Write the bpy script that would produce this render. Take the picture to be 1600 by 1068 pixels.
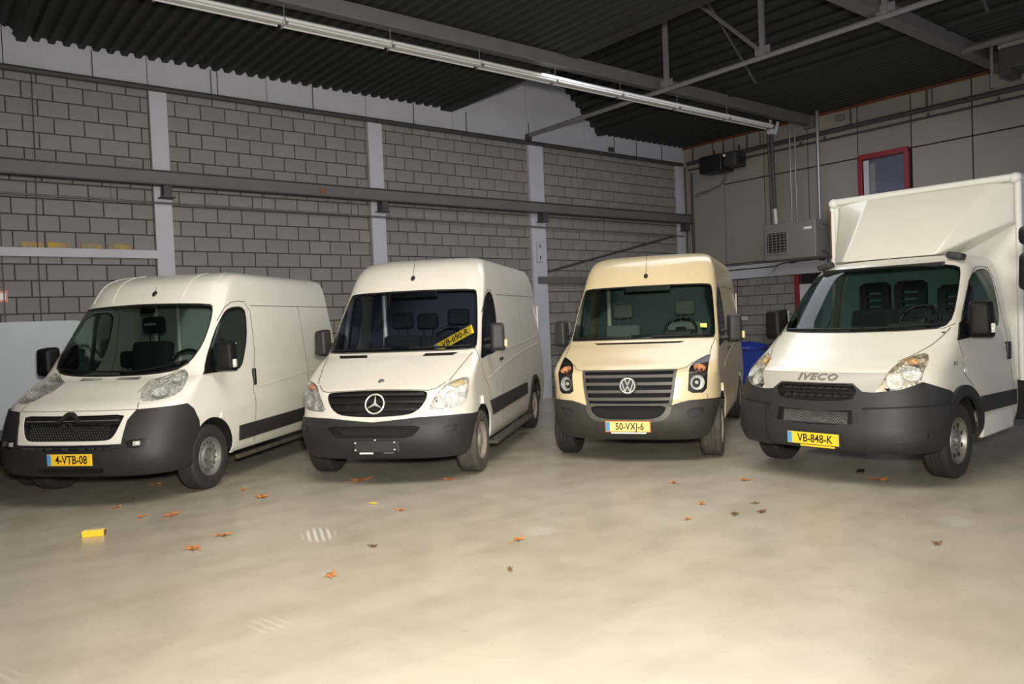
import bpy, bmesh, math, random
import numpy as np
from mathutils import Vector, Matrix
from mathutils.geometry import delaunay_2d_cdt
for o in list(bpy.data.objects): bpy.data.objects.remove(o)
sc = bpy.context.scene; COL = sc.collection; PI = math.pi
random.seed(7)
# ---------------------------------------------------------------- camera, light, exposure
EYE = 1.66
cam = bpy.data.cameras.new('camera'); cam.sensor_width = 36.0; cam.lens = 1210 / 1600 * 36; cam.clip_end = 200
cam_o = bpy.data.objects.new('camera', cam); COL.objects.link(cam_o)
Fw = Vector((0.62079748, 0.78352995, -0.02629285)); Rt = Vector((0.78249259, -0.62133692, -0.0405682)); Up = Vector((0.04812312, -0.00461067, 0.99883077))
cam_o.matrix_world = Matrix(((Rt.x, Up.x, -Fw.x, 0), (Rt.y, Up.y, -Fw.y, 0), (Rt.z, Up.z, -Fw.z, EYE), (0, 0, 0, 1)))
sc.camera = cam_o
w = bpy.data.worlds.new('world'); sc.world = w; w.use_nodes = True
w.node_tree.nodes['Background'].inputs[0].default_value = (0.66, 0.68, 0.80, 1)
w.node_tree.nodes['Background'].inputs[1].default_value = 0.95
sc.view_settings.view_transform = 'Standard'; sc.view_settings.look = 'None'; sc.view_settings.gamma = 1.0
sc.view_settings.use_curve_mapping = False; sc.view_settings.exposure = 0.30
def area(name, loc, target, sx, sy, power, color):
    l = bpy.data.lights.new(name, 'AREA'); l.shape = 'RECTANGLE'; l.size = sx; l.size_y = sy; l.energy = power; l.color = color
    o = bpy.data.objects.new(name, l); COL.objects.link(o); o.location = loc
    o.rotation_euler = (Vector(target) - Vector(loc)).to_track_quat('-Z', 'Y').to_euler(); return o
area('near_floor_fill', (0.6, -1.4, 3.4), (3.6, 4.6, 0.3), 3.4, 1.8, 25, (0.72, 0.86, 1.0))  # added fill behind the camera brightening the near floor; no doorway modelled
fl = bpy.data.lights.new('flash', 'SPOT'); fl.energy = 2350; fl.color = (1.0, 0.935, 0.81); fl.shadow_soft_size = 0.15
fl.spot_size = math.radians(115); fl.spot_blend = 1.0
fo = bpy.data.objects.new('flash', fl); COL.objects.link(fo); fo.location = (0.05, -0.1, 2.0)
fo.rotation_euler = (Vector((4.9, 6.9, 1.4)) - fo.location).to_track_quat('-Z', 'Y').to_euler()
area('aisle_fill', (3.9, 4.4, 5.25), (4.3, 4.9, 0), 6.4, 2.2, 225, (1.0, 0.94, 0.83))  # added overhead fill for the mid floor and van fronts, no fitting there
area('rear_fill', (10.6, 7.4, 5.3), (10.8, 8.2, 0), 6.0, 2.0, 105, (0.90, 0.92, 1.0))  # second added fill, lifts the right wall; not a lamp of the hall
# ---------------------------------------------------------------- materials
def lin(c): return tuple(((v/255) / 12.92 if v/255 <= 0.04045 else ((v/255 + 0.055)/1.055)**2.4) for v in c)
def mat(name, col, rough=0.5, metal=0.0, noise=0.0, nscale=8.0, bump=0.0, bscale=40.0, coat=0.0, spec=0.5, rand=0.0, col2=None, stretch=None):
    m = bpy.data.materials.new(name); m.use_nodes = True; nt = m.node_tree; b = nt.nodes['Principled BSDF']
    b.inputs['Base Color'].default_value = (*col, 1); b.inputs['Roughness'].default_value = rough; b.inputs['Metallic'].default_value = metal
    b.inputs['Coat Weight'].default_value = coat; b.inputs['Coat Roughness'].default_value = 0.12; b.inputs['Specular IOR Level'].default_value = spec
    tc = nt.nodes.new('ShaderNodeTexCoord'); out = None
    src = tc.outputs['Object']
    if stretch:
        mp = nt.nodes.new('ShaderNodeMapping'); mp.inputs['Scale'].default_value = stretch; nt.links.new(src, mp.inputs[0]); src = mp.outputs[0]
    if noise or col2:
        n = nt.nodes.new('ShaderNodeTexNoise'); n.inputs['Scale'].default_value = nscale; n.inputs['Detail'].default_value = 6; n.inputs['Roughness'].default_value = 0.65
        nt.links.new(src, n.inputs['Vector'])
        r = nt.nodes.new('ShaderNodeValToRGB'); r.color_ramp.elements[0].position = 0.35; r.color_ramp.elements[1].position = 0.68
        c2 = col2 or tuple(v*(1-noise) for v in col)
        r.color_ramp.elements[0].color = (*c2, 1); r.color_ramp.elements[1].color = (*col, 1)
        nt.links.new(n.outputs['Fac'], r.inputs[0]); out = r.outputs[0]
    if rand:
        oi = nt.nodes.new('ShaderNodeObjectInfo'); mr = nt.nodes.new('ShaderNodeMapRange'); mr.inputs[3].default_value = 1-rand; mr.inputs[4].default_value = 1+rand*0.4
        nt.links.new(oi.outputs['Random'], mr.inputs[0]); mx = nt.nodes.new('ShaderNodeVectorMath'); mx.operation = 'SCALE'
        if out: nt.links.new(out, mx.inputs[0])
        else: mx.inputs[0].default_value = col
        nt.links.new(mr.outputs[0], mx.inputs['Scale']); out = mx.outputs[0]
    if out: nt.links.new(out, b.inputs['Base Color'])
    if bump:
        n2 = nt.nodes.new('ShaderNodeTexNoise'); n2.inputs['Scale'].default_value = bscale; n2.inputs['Detail'].default_value = 4
        nt.links.new(src, n2.inputs['Vector']); bp = nt.nodes.new('ShaderNodeBump'); bp.inputs['Strength'].default_value = bump; bp.inputs['Distance'].default_value = 0.01
        nt.links.new(n2.outputs['Fac'], bp.inputs['Height']); nt.links.new(bp.outputs[0], b.inputs['Normal'])
    return m
def glass(name, tint, refl=1.0):
    m = bpy.data.materials.new(name); m.use_nodes = True; nt = m.node_tree; nt.nodes.clear()
    o = nt.nodes.new('ShaderNodeOutputMaterial'); t = nt.nodes.new('ShaderNodeBsdfTransparent'); t.inputs[0].default_value = (*tint, 1)
    g = nt.nodes.new('ShaderNodeBsdfGlossy'); g.inputs['Roughness'].default_value = 0.03; f = nt.nodes.new('ShaderNodeFresnel'); f.inputs[0].default_value = 1.5
    mu = nt.nodes.new('ShaderNodeMath'); mu.operation = 'MULTIPLY'; mu.inputs[1].default_value = refl; nt.links.new(f.outputs[0], mu.inputs[0])
    mx = nt.nodes.new('ShaderNodeMixShader'); nt.links.new(mu.outputs[0], mx.inputs[0]); nt.links.new(t.outputs[0], mx.inputs[1]); nt.links.new(g.outputs[0], mx.inputs[2])
    nt.links.new(mx.outputs[0], o.inputs[0]); return m
def reflector(name, col, scale=34, strength=0.9, rough=0.16, metal=0.45, lo=0.30):
    m = bpy.data.materials.new(name); m.use_nodes = True; nt = m.node_tree; b = nt.nodes['Principled BSDF']
    b.inputs['Metallic'].default_value = metal; b.inputs['Roughness'].default_value = rough
    tc = nt.nodes.new('ShaderNodeTexCoord'); v = nt.nodes.new('ShaderNodeTexVoronoi'); v.inputs['Scale'].default_value = scale
    nt.links.new(tc.outputs['Object'], v.inputs['Vector']); bp = nt.nodes.new('ShaderNodeBump'); bp.inputs['Strength'].default_value = strength; bp.inputs['Distance'].default_value = 0.03
    sp = nt.nodes.new('ShaderNodeSeparateColor'); nt.links.new(v.outputs['Color'], sp.inputs[0]); r = nt.nodes.new('ShaderNodeValToRGB')
    r.color_ramp.elements[0].position = 0.15; r.color_ramp.elements[1].position = 0.75
    r.color_ramp.elements[0].color = (*[c*lo for c in col], 1); r.color_ramp.elements[1].color = (*col, 1)
    nt.links.new(sp.outputs[0], r.inputs[0]); nt.links.new(r.outputs[0], b.inputs['Base Color'])
    nt.links.new(v.outputs['Distance'], bp.inputs['Height']); nt.links.new(bp.outputs[0], b.inputs['Normal'])
    return m
M = {}
M['white1'] = mat('white_paint_warm', (0.80, 0.77, 0.70), 0.32, noise=0.05, nscale=2.5, coat=0.5)
M['white2'] = mat('white_paint', (0.74, 0.70, 0.63), 0.32, noise=0.06, nscale=2.5, coat=0.5)
M['cream'] = mat('cream_paint', (0.74, 0.61, 0.375), 0.32, noise=0.06, nscale=2.5, coat=0.5)
M['white4'] = mat('white_paint_clean', (0.74, 0.71, 0.63), 0.3, noise=0.04, nscale=2.5, coat=0.5)
M['box'] = mat('white_box_panel', (0.78, 0.77, 0.73), 0.45, noise=0.05, nscale=2.0)
M['bumper'] = mat('charcoal_bumper_plastic', (0.023, 0.023, 0.024), 0.55, noise=0.18, nscale=5, bump=0.15, bscale=220)
M['bumper3'] = mat('grey_bumper_plastic', (0.042, 0.038, 0.031), 0.55, noise=0.2, nscale=5, bump=0.15, bscale=220)
M['frame3'] = mat('grey_grille_plastic', (0.095, 0.088, 0.076), 0.5, noise=0.1, nscale=5)
M['trim'] = mat('dark_trim_plastic', (0.035, 0.034, 0.034), 0.6, noise=0.25, nscale=6)
M['black'] = mat('black_plastic', (0.009, 0.009, 0.010), 0.45)
M['void'] = mat('dark_recess', (0.006, 0.006, 0.007), 0.8)
M['seam'] = mat('panel_gap', (0.16, 0.14, 0.11), 0.8)
M['gasket'] = mat('rubber_gasket', (0.01, 0.01, 0.01), 0.6)
M['chrome'] = mat('chrome', (0.80, 0.79, 0.76), 0.3, 0.55)
M['sill'] = mat('dirty_brown_sill', (0.10, 0.08, 0.06), 0.8, noise=0.4, nscale=7)
M['steel'] = mat('dull_steel_rim', (0.36, 0.35, 0.33), 0.45, 0.6, noise=0.4, nscale=14)
M['dirtyrim'] = mat('dirty_hub_cover', (0.30, 0.26, 0.21), 0.75, 0.0, noise=0.35, nscale=10)
M['tyre'] = mat('tyre_rubber', (0.028, 0.027, 0.027), 0.75, noise=0.3, nscale=12)
M['tyredirty'] = mat('dusty_tyre_rubber', (0.09, 0.078, 0.064), 0.85, noise=0.4, nscale=9)
M['shadewhite'] = mat('white_paint_in_shade', (0.56, 0.61, 0.68), 0.4, noise=0.05, nscale=2)  # white van paint with the cool shade at the left mixed into its colour
M['glass'] = glass('green_tinted_glass', (0.66, 0.76, 0.73), 0.8)
M['glassblue'] = glass('blue_tinted_glass', (0.62, 0.67, 0.74), 0.8)
M['lens'] = glass('clear_lens', (0.97, 0.97, 0.96), 0.7)
M['reflector'] = reflector('faceted_reflector', (0.97, 0.96, 0.92), 46, 0.6, 0.16, 0.10, 0.62)
M['reflector4'] = reflector('warm_faceted_reflector', (0.95, 0.89, 0.76), 22, 0.7, 0.16, 0.3, 0.5)
M['bowl'] = reflector('reflector_bowl', (0.98, 0.98, 0.98), 60, 0.4, 0.12, 0.12, 0.7)
M['amber'] = mat('amber_lamp', (0.90, 0.42, 0.22), 0.25, 0.1, bump=0.5, bscale=60)
M['pale_amber'] = mat('pale_amber_lamp', (0.85, 0.62, 0.34), 0.2, 0.2, bump=0.5, bscale=60)
M['plate'] = mat('yellow_plate', (0.95, 0.60, 0.035), 0.4)
M['plate3'] = mat('pale_yellow_plate', (0.92, 0.72, 0.24), 0.4)
M['euro'] = mat('blue_plate_strip', (0.10, 0.32, 0.62), 0.4)
M['ink'] = mat('black_ink', (0.015, 0.012, 0.01), 0.5)
M['inkred'] = mat('orange_rim_ink', (0.5, 0.10, 0.02), 0.5)
M['seat'] = mat('dark_seat_fabric', (0.022, 0.024, 0.028), 0.9, bump=0.3, bscale=90)
M['seatgrey'] = mat('grey_seat_fabric', (0.14, 0.15, 0.14), 0.9, bump=0.3, bscale=90)
M['dash'] = mat('dashboard_plastic', (0.016, 0.017, 0.018), 0.7)
M['dash2'] = mat('greenish_dashboard', (0.045, 0.045, 0.03), 0.7)
M['bulk1'] = mat('pale_bulkhead', (0.36, 0.40, 0.38), 0.6, noise=0.15, nscale=1.5)
M['bulk2'] = mat('blue_grey_bulkhead', (0.055, 0.064, 0.10), 0.6, noise=0.2, nscale=2)
M['bulk3'] = mat('teal_bulkhead', (0.050, 0.075, 0.085), 0.6, noise=0.2, nscale=2)
M['silver'] = mat('silver_grey_panel', (0.42, 0.40, 0.37), 0.4)
M['letter'] = mat('grey_lettering', (0.16, 0.14, 0.11), 0.5)
M['bulk4'] = mat('teal_cab_lining', (0.28, 0.46, 0.46), 0.6, noise=0.2, nscale=2)
M['lining'] = mat('grey_cab_lining', (0.20, 0.20, 0.19), 0.8)
M['mirror'] = mat('mirror_shell_plastic', (0.028, 0.028, 0.029), 0.55, bump=0.1, bscale=200)
M['mirrorblk'] = mat('black_mirror_shell', (0.007, 0.007, 0.008), 0.5, bump=0.1, bscale=200, spec=0.2)
M['paper'] = mat('white_paper', (0.8, 0.8, 0.78), 0.6)
M['hivis'] = mat('yellow_green_sticker', (0.75, 0.8, 0.15), 0.5)
# room
M['mortar'] = mat('dark_mortar', (0.050, 0.047, 0.046), 0.95, noise=0.3, nscale=3)
M['block'] = mat('grey_concrete_block', (0.235, 0.224, 0.218), 0.92, noise=0.14, nscale=1.7, bump=0.4, bscale=70, rand=0.09)
M['blocky'] = mat('yellow_stained_block', (0.50, 0.32, 0.03), 0.9, col2=(0.22, 0.19, 0.17), nscale=5, bump=0.4, bscale=70)
M['whiteconc'] = mat('white_painted_concrete', (0.46, 0.47, 0.53), 0.8, noise=0.08, nscale=2.2, bump=0.15, bscale=30)
M['panel'] = mat('beige_wall_panel', (0.275, 0.252, 0.220), 0.8, noise=0.10, nscale=1.2, rand=0.08)
M['gap'] = mat('black_panel_gap', (0.012, 0.011, 0.011), 0.9)
M['deck'] = mat('dark_corrugated_deck', (0.018, 0.020, 0.021), 0.75, noise=0.35, nscale=6)
M['beam'] = mat('grey_painted_steel', (0.125, 0.118, 0.116), 0.6, noise=0.15, nscale=3)
M['beamdk'] = mat('dark_painted_steel', (0.055, 0.052, 0.055), 0.6, noise=0.2, nscale=3)
M['truss'] = mat('lilac_grey_truss_steel', (0.19, 0.185, 0.205), 0.55, noise=0.15, nscale=4)
M['rust'] = mat('rusty_fascia', (0.16, 0.05, 0.02), 0.85, noise=0.5, nscale=8)
M['lamp'] = mat('white_lamp_rail', (0.55, 0.55, 0.54), 0.4, noise=0.06)
M['red'] = mat('dark_red_frame', (0.20, 0.018, 0.022), 0.45)
M['machine'] = mat('grey_heater_casing', (0.20, 0.195, 0.17), 0.5, noise=0.12, nscale=6)
M['galv'] = mat('galvanised_pipe', (0.30, 0.31, 0.32), 0.35, 0.6)
M['blue'] = mat('blue_bin_plastic', (0.012, 0.035, 0.28), 0.4)
M['wood'] = mat('pallet_wood', (0.30, 0.22, 0.13), 0.85, noise=0.4, nscale=9)
M['leaf'] = mat('orange_dry_leaf', (0.62, 0.24, 0.07), 0.7, noise=0.5, nscale=30, rand=0.25)
M['leafbr'] = mat('brown_dry_leaf', (0.22, 0.12, 0.05), 0.8, noise=0.5, nscale=30, rand=0.2)
M['carton'] = mat('yellow_carton', (0.85, 0.52, 0.02), 0.5)
def floor_mat():
    m = mat('polished_concrete', (0.5, 0.47, 0.40), 0.28); nt = m.node_tree; b = nt.nodes['Principled BSDF']; N = nt.nodes.new; L = nt.links.new
    tc = N('ShaderNodeTexCoord')
    def noise(sc_, det=6, stretch=(1, 1, 1), rot=0):
        mp = N('ShaderNodeMapping'); mp.inputs['Scale'].default_value = stretch; mp.inputs['Rotation'].default_value = (0, 0, rot); L(tc.outputs['Object'], mp.inputs[0])
        n = N('ShaderNodeTexNoise'); n.inputs['Scale'].default_value = sc_; n.inputs['Detail'].default_value = det; L(mp.outputs[0], n.inputs['Vector']); return n.outputs['Fac']
    def ramp(fac, a, c, p0=0.3, p1=0.7):
        r = N('ShaderNodeValToRGB'); r.color_ramp.elements[0].position = p0; r.color_ramp.elements[1].position = p1
        r.color_ramp.elements[0].color = (*a, 1); r.color_ramp.elements[1].color = (*c, 1); L(fac, r.inputs[0]); return r.outputs[0]
    base = ramp(noise(0.35, 5), (0.45, 0.395, 0.315), (0.50, 0.455, 0.385))
    def mul(a, fac_col, f=1.0):
        mx = N('ShaderNodeMix'); mx.data_type = 'RGBA'; mx.blend_type = 'MULTIPLY'; mx.inputs[0].default_value = f; L(a, mx.inputs[6]); L(fac_col, mx.inputs[7]); return mx.outputs[2]
    c = mul(base, ramp(noise(3.0, 8), (0.90, 0.90, 0.89), (1, 1, 1), 0.35, 0.6))
    c = mul(c, ramp(noise(1.2, 8, (0.4, 2.2, 1), 0.7), (0.93, 0.92, 0.90), (1, 1, 1), 0.38, 0.55))
    c = mul(c, ramp(noise(26, 3), (0.80, 0.76, 0.70), (1, 1, 1), 0.27, 0.33))
    # pale chalky tyre prints: a few bundles of short parallel streaks
    prints = [(2.594, 5.895, -.35, 0.15, 0.26, .75), (3.904, 4.659, 0.3, 0.17, 0.15, .35), (1.572, 4.31, 0.2, 0.14, 0.16, .16), (4.91, 1.851, 0.2, 0.16, 0.18, .12), (6.25, 2.55, 0.5, 0.18, 0.16, .3), (0.25, 4.6, 0.3, 0.2, 0.2, .15)]
    for (px_, py_, a, rx, ry, k_) in prints:
        mp = N('ShaderNodeMapping'); mp.vector_type = 'TEXTURE'; mp.inputs['Location'].default_value = (px_, py_, 0); mp.inputs['Rotation'].default_value = (0, 0, a); L(tc.outputs['Object'], mp.inputs[0])
        wv = N('ShaderNodeTexWave'); wv.wave_type = 'BANDS'; wv.bands_direction = 'X'; wv.inputs['Scale'].default_value = 6.0; wv.inputs['Distortion'].default_value = 0.6; L(mp.outputs[0], wv.inputs['Vector'])
        ml = N('ShaderNodeVectorMath'); ml.operation = 'MULTIPLY'; ml.inputs[1].default_value = (1/rx, 1/ry, 1); L(mp.outputs[0], ml.inputs[0])
        ln = N('ShaderNodeVectorMath'); ln.operation = 'LENGTH'; L(ml.outputs[0], ln.inputs[0])
        mr = N('ShaderNodeMapRange'); mr.inputs[1].default_value = 0.6; mr.inputs[2].default_value = 1.0; mr.inputs[3].default_value = k_; mr.inputs[4].default_value = 0.0; L(ln.outputs['Value'], mr.inputs[0])
        wr = N('ShaderNodeMapRange'); wr.inputs[1].default_value = 0.45; wr.inputs[2].default_value = 0.75; L(wv.outputs['Fac'], wr.inputs[0])
        mm = N('ShaderNodeMath'); mm.operation = 'MULTIPLY'; L(mr.outputs[0], mm.inputs[0]); L(wr.outputs[0], mm.inputs[1])
        mx = N('ShaderNodeMix'); mx.data_type = 'RGBA'; L(mm.outputs[0], mx.inputs[0]); L(c, mx.inputs[6]); mx.inputs[7].default_value = (0.78, 0.76, 0.72, 1); c = mx.outputs[2]
    L(c, b.inputs['Base Color'])
    rr_ = N('ShaderNodeMapRange'); rr_.inputs[3].default_value = 0.16; rr_.inputs[4].default_value = 0.42; L(noise(1.5, 6), rr_.inputs[0]); L(rr_.outputs[0], b.inputs['Roughness'])
    bp = N('ShaderNodeBump'); bp.inputs['Strength'].default_value = 0.12; bp.inputs['Distance'].default_value = 0.004; L(noise(2.2, 3), bp.inputs['Height']); L(bp.outputs[0], b.inputs['Normal'])
    return m
M['floor'] = floor_mat()
# ---------------------------------------------------------------- helpers
def tag(o, label=None, cat=None, group=None, kind=None):
    if label: o['label'] = label
    if cat: o['category'] = cat
    if group: o['group'] = group
    if kind: o['kind'] = kind
    return o
def empty(name, loc=(0, 0, 0), rz=0, parent=None):
    o = bpy.data.objects.new(name, None); COL.objects.link(o); o.location = loc; o.rotation_euler = (0, 0, rz); o.empty_display_size = 0.2
    if parent: o.parent = parent
    return o
def link(name, me, parent=None, loc=None, rot=None):
    o = bpy.data.objects.new(name, me); COL.objects.link(o)
    if parent: o.parent = parent
    if loc is not None: o.location = loc
    if rot is not None: o.rotation_euler = rot
    return o
def mesh(name, bm, mats, smooth=None):
    me = bpy.data.meshes.new(name); bm.normal_update(); bm.to_mesh(me); bm.free()
    for m in (mats if isinstance(mats, (list, tuple)) else [mats]): me.materials.append(m)
    if smooth is not None:
        me.polygons.foreach_set('use_smooth', [True]*len(me.polygons))
        try: me.set_sharp_from_angle(angle=math.radians(smooth))
        except Exception: pass
    return me
def obj(name, bm, mats, parent=None, loc=None, rot=None, smooth=None): return link(name, mesh(name, bm, mats, smooth), parent, loc, rot)
def box(bm, c, s, rot=None, mi=0, bevel=0.0, seg=2):
    r = bmesh.ops.create_cube(bm, size=1.0); vs = r['verts']
    mtx = Matrix.Translation(c) @ (rot.to_4x4() if rot else Matrix.Identity(4)) @ Matrix.Diagonal((*s, 1))
    bmesh.ops.transform(bm, matrix=mtx, verts=vs)
    fs = list({f for v in vs for f in v.link_faces})
    for f in fs: f.material_index = mi
    if bevel:
        es = list({e for v in vs for e in v.link_edges}); bmesh.ops.bevel(bm, geom=es, offset=bevel, segments=seg, affect='EDGES', profile=0.6, material=mi)
    return vs
def B_(c, s, bevel=0.0, seg=2, rot=None):
    bm = bmesh.new(); box(bm, c, s, rot, 0, bevel, seg); return bm
def bar(bm, a, b, r, n=8, mi=0, cap=True):
    a = Vector(a); b = Vector(b); d = b - a; L = d.length
    if L < 1e-6: return
    q = d.to_track_quat('Z', 'Y').to_matrix().to_4x4()
    g = bmesh.ops.create_cone(bm, cap_ends=cap, segments=n, radius1=r, radius2=r, depth=L)
    bmesh.ops.transform(bm, matrix=Matrix.Translation((a+b)/2) @ q, verts=g['verts'])
    for v in g['verts']:
        for f in v.link_faces: f.material_index = mi
def tube(bm, pts, r, n=8, mi=0):
    for a, b in zip(pts[:-1], pts[1:]): bar(bm, a, b, r, n, mi)
def lathe(bm, prof, n=32, axis='x', mi=0):
    rings = []
    for (t, r) in prof:
        ring = []
        for k in range(n):
            a = 2*PI*k/n
            ring.append(bm.verts.new((t, r*math.cos(a), r*math.sin(a)) if axis == 'x' else ((r*math.cos(a), t, r*math.sin(a)) if axis == 'y' else (r*math.cos(a), r*math.sin(a), t))))
        rings.append(ring)
    for i in range(len(rings)-1):
        for k in range(n):
            f = bm.faces.new((rings[i][k], rings[i][(k+1) % n], rings[i+1][(k+1) % n], rings[i+1][k])); f.material_index = mi
    return rings
def prism(bm, pts, depth, axis='y', mi=0, at=0.0):
    """extrude a 2D outline; axis y: pts are (x,z); axis x: pts are (y,z); axis z: pts are (x,y)"""
    def V(p, t): return {'y': (p[0], t, p[1]), 'x': (t, p[0], p[1]), 'z': (p[0], p[1], t)}[axis]
    a = [bm.verts.new(V(p, at)) for p in pts]; b = [bm.verts.new(V(p, at+depth)) for p in pts]; n = len(pts)
    fs = [bm.faces.new(a), bm.faces.new(b[::-1])] + [bm.faces.new((a[i], b[i], b[(i+1) % n], a[(i+1) % n])) for i in range(n)]
    for f in fs: f.material_index = mi
    bmesh.ops.recalc_face_normals(bm, faces=fs)
def text(name, s, size, m, parent, loc, rot=(PI/2, 0, 0), depth=0.003, align='CENTER', sx=1.0, bold=0.0, shear=0.0, space=1.0):
    cu = bpy.data.curves.new(name, 'FONT'); cu.body = s; cu.size = size; cu.align_x = align; cu.align_y = 'CENTER'; cu.extrude = depth; cu.offset = bold; cu.shear = shear; cu.space_character = space; cu.resolution_u = 3
    t = bpy.data.objects.new('tmp_text', cu); COL.objects.link(t); dg = bpy.context.evaluated_depsgraph_get(); dg.update()
    me = bpy.data.meshes.new_from_object(t.evaluated_get(dg)); bpy.data.objects.remove(t); me.name = name
    me.materials.clear(); me.materials.append(m)
    if sx != 1.0: me.transform(Matrix.Diagonal((sx, 1, 1, 1)))
    return link(name, me, parent, loc, rot)
# ---------------------------------------------------------------- vehicle body surfaces
def pchip(x, y):
    x = np.asarray(x, float); y = np.asarray(y, float); h = np.diff(x); d = np.diff(y) / h
    m = np.zeros(len(x)); m[0] = d[0]; m[-1] = d[-1]
    for i in range(1, len(x) - 1):
        if d[i-1] * d[i] > 0:
            w1 = 2*h[i] + h[i-1]; w2 = h[i] + 2*h[i-1]; m[i] = (w1 + w2) / (w1/d[i-1] + w2/d[i])
    def f(q):
        i = min(max(int(np.searchsorted(x, q)) - 1, 0), len(h) - 1); t = (q - x[i]) / h[i]; t = min(max(t, 0), 1)
        return ((1+2*t)*(1-t)**2*y[i] + t*(1-t)**2*h[i]*m[i] + t*t*(3-2*t)*y[i+1] + t*t*(t-1)*h[i]*m[i+1])
    return f
SF = 1.3
class Body:
    """Half shell as a stack of plan outlines: s runs round the front to the side, v runs up the centre profile."""
    def __init__(self, knots, rear):
        k = np.array([list(q) + [3.0] * (5 - len(q)) for q in knots], float)      # z, yf, w, a, n
        d = np.sqrt(np.diff(k[:, 0])**2 + np.diff(k[:, 1])**2 + (0.7*np.diff(k[:, 2]))**2)
        v = np.concatenate([[0], np.cumsum(d)]); self.V = v[-1]
        fs = [pchip(v, k[:, i]) for i in range(5)]
        self.tv = np.linspace(0, self.V, 900)
        self.tab = np.array([[f(q) for f in fs] for q in self.tv])
        self.rear = rear; self.SL = rear(1.0) - 1.0; self.S = SF + self.SL
    def ch(self, v):
        q = min(max(v, 0), self.V) / self.V * 899; i = min(int(q), 898); t = q - i
        return self.tab[i] * (1-t) + self.tab[i+1] * t
    def P(self, s, v):
        z, yf, w, a, n = self.ch(v); sg = -1 if s < 0 else 1; s = abs(s)
        if s <= SF:
            ph = s / SF * math.pi / 2
            x = w * math.sin(ph)**(2/n); y = yf + a * (1 - max(math.cos(ph), 0)**(2/n))
        else:
            x = w; y = yf + a + (s - SF) / self.SL * (self.rear(z) - yf - a)
        return np.array([sg*x, y, z])
    def N(self, s, v):
        e = 0.004; s1 = min(s+e, self.S); s0 = s1 - 2*e; v1 = min(v+e, self.V); v0 = max(v1 - 2*e, 0)
        n = np.cross(self.P(s1, v) - self.P(s0, v), self.P(s, v1) - self.P(s, v0))
        l = np.linalg.norm(n); return n/l if l > 1e-9 else np.array([0, -1., 0])
    def vz(self, z): return float(np.interp(z, self.tab[:, 0], self.tv))
    def f(self, x, z):
        v = self.vz(z); c = self.ch(v); r = min(max(x / c[2], 0), 1)
        return (SF * math.asin(min(1, r**(c[4]/2))) / (math.pi/2), v)
    def sd(self, y, z):
        v = self.vz(z); zz, yf, w, a, n = self.ch(v)
        if y < yf + a:
            q = min(max(1 - (y - yf)/a, 0), 1)**(n/2); return (SF * math.acos(q) / (math.pi/2), v)
        return (SF + (y - yf - a) / (self.rear(zz) - yf - a) * self.SL, v)
K2 = [(.28,.14,.90,.55),(.34,.08,.94,.58),(.50,.03,.97,.62),(.66,.05,.985,.62),(.72,.10,.985,.60),(.85,.14,.98,.55),(.97,.19,.975,.45),(1.04,.29,.97,.36),
 (1.15,.48,.965,.30),(1.27,.70,.955,.29),(1.36,.87,.945,.30),(1.42,.93,.94,.30),(1.70,1.15,.915,.30),(2.06,1.43,.875,.30),(2.25,1.57,.85,.30),(2.38,1.70,.81,.30),
 (2.46,1.86,.76,.30),(2.50,2.05,.66,.25),(2.525,2.4,.42,.2),(2.54,2.8,.02,.05)]
K3 = [(.27,.14,.90,.55),(.33,.07,.94,.58),(.50,.02,.97,.62),(.64,.04,.985,.62),(.70,.07,.985,.60),(.85,.09,.98,.54),(1.0,.12,.975,.42),(1.06,.20,.97,.34),
 (1.16,.42,.96,.26),(1.27,.65,.95,.26),(1.36,.84,.94,.28),(1.42,.92,.935,.30),(1.70,1.13,.91,.30),(2.06,1.42,.87,.30),(2.22,1.54,.85,.30),(2.36,1.67,.81,.30),
 (2.44,1.84,.76,.30),(2.48,2.05,.66,.25),(2.51,2.4,.42,.2),(2.53,2.8,.02,.05)]
K1 = [(.31,.12,.95,.50),(.37,.06,.99,.55),(.5,.03,1.02,.58),(.66,.06,1.03,.60),(.8,.1,1.03,.60),(.9,.15,1.02,.56),(.97,.21,1.01,.46),(1.08,.42,1.0,.34),(1.18,.62,.985,.24),
 (1.24,.76,.97,.20),(1.40,.88,.95,.24),(1.70,1.10,.92,.30),(2.0,1.31,.88,.33),(2.15,1.42,.86,.33),(2.28,1.55,.83,.33),(2.36,1.74,.77,.3),(2.40,2.0,.65,.25),(2.42,2.35,.4,.2),(2.43,2.8,.02,.05)]
K4 = [(.33,.14,.93,.55),(.38,.08,.97,.6),(.5,.06,1.0,.65),(.62,.08,1.01,.68),(.74,.10,1.01,.68),(.9,.13,1.0,.7),(1.04,.20,.985,.70),(1.12,.34,.98,.68),(1.25,.60,.965,.60),(1.37,.82,.95,.50),
 (1.43,.93,.935,.46),(1.60,1.10,.91,.45),(1.85,1.36,.87,.43),(2.05,1.60,.82,.40),(2.12,1.72,.78,.37),(2.17,1.88,.70,.33),(2.19,2.05,.5,.2),(2.20,2.3,.02,.05)]
def rr(y0, y1, z0=1.2, z1=2.5): return lambda z: y0 + (y1 - y0) * min(max((z - z0)/(z1 - z0), 0), 1)
B1 = Body(K1, rr(4.45, 4.3)); B2 = Body(K2, rr(5.2, 5.0)); B3 = Body(K3, rr(4.9, 4.7)); B4 = Body(K4, rr(2.62, 2.6))
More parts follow.
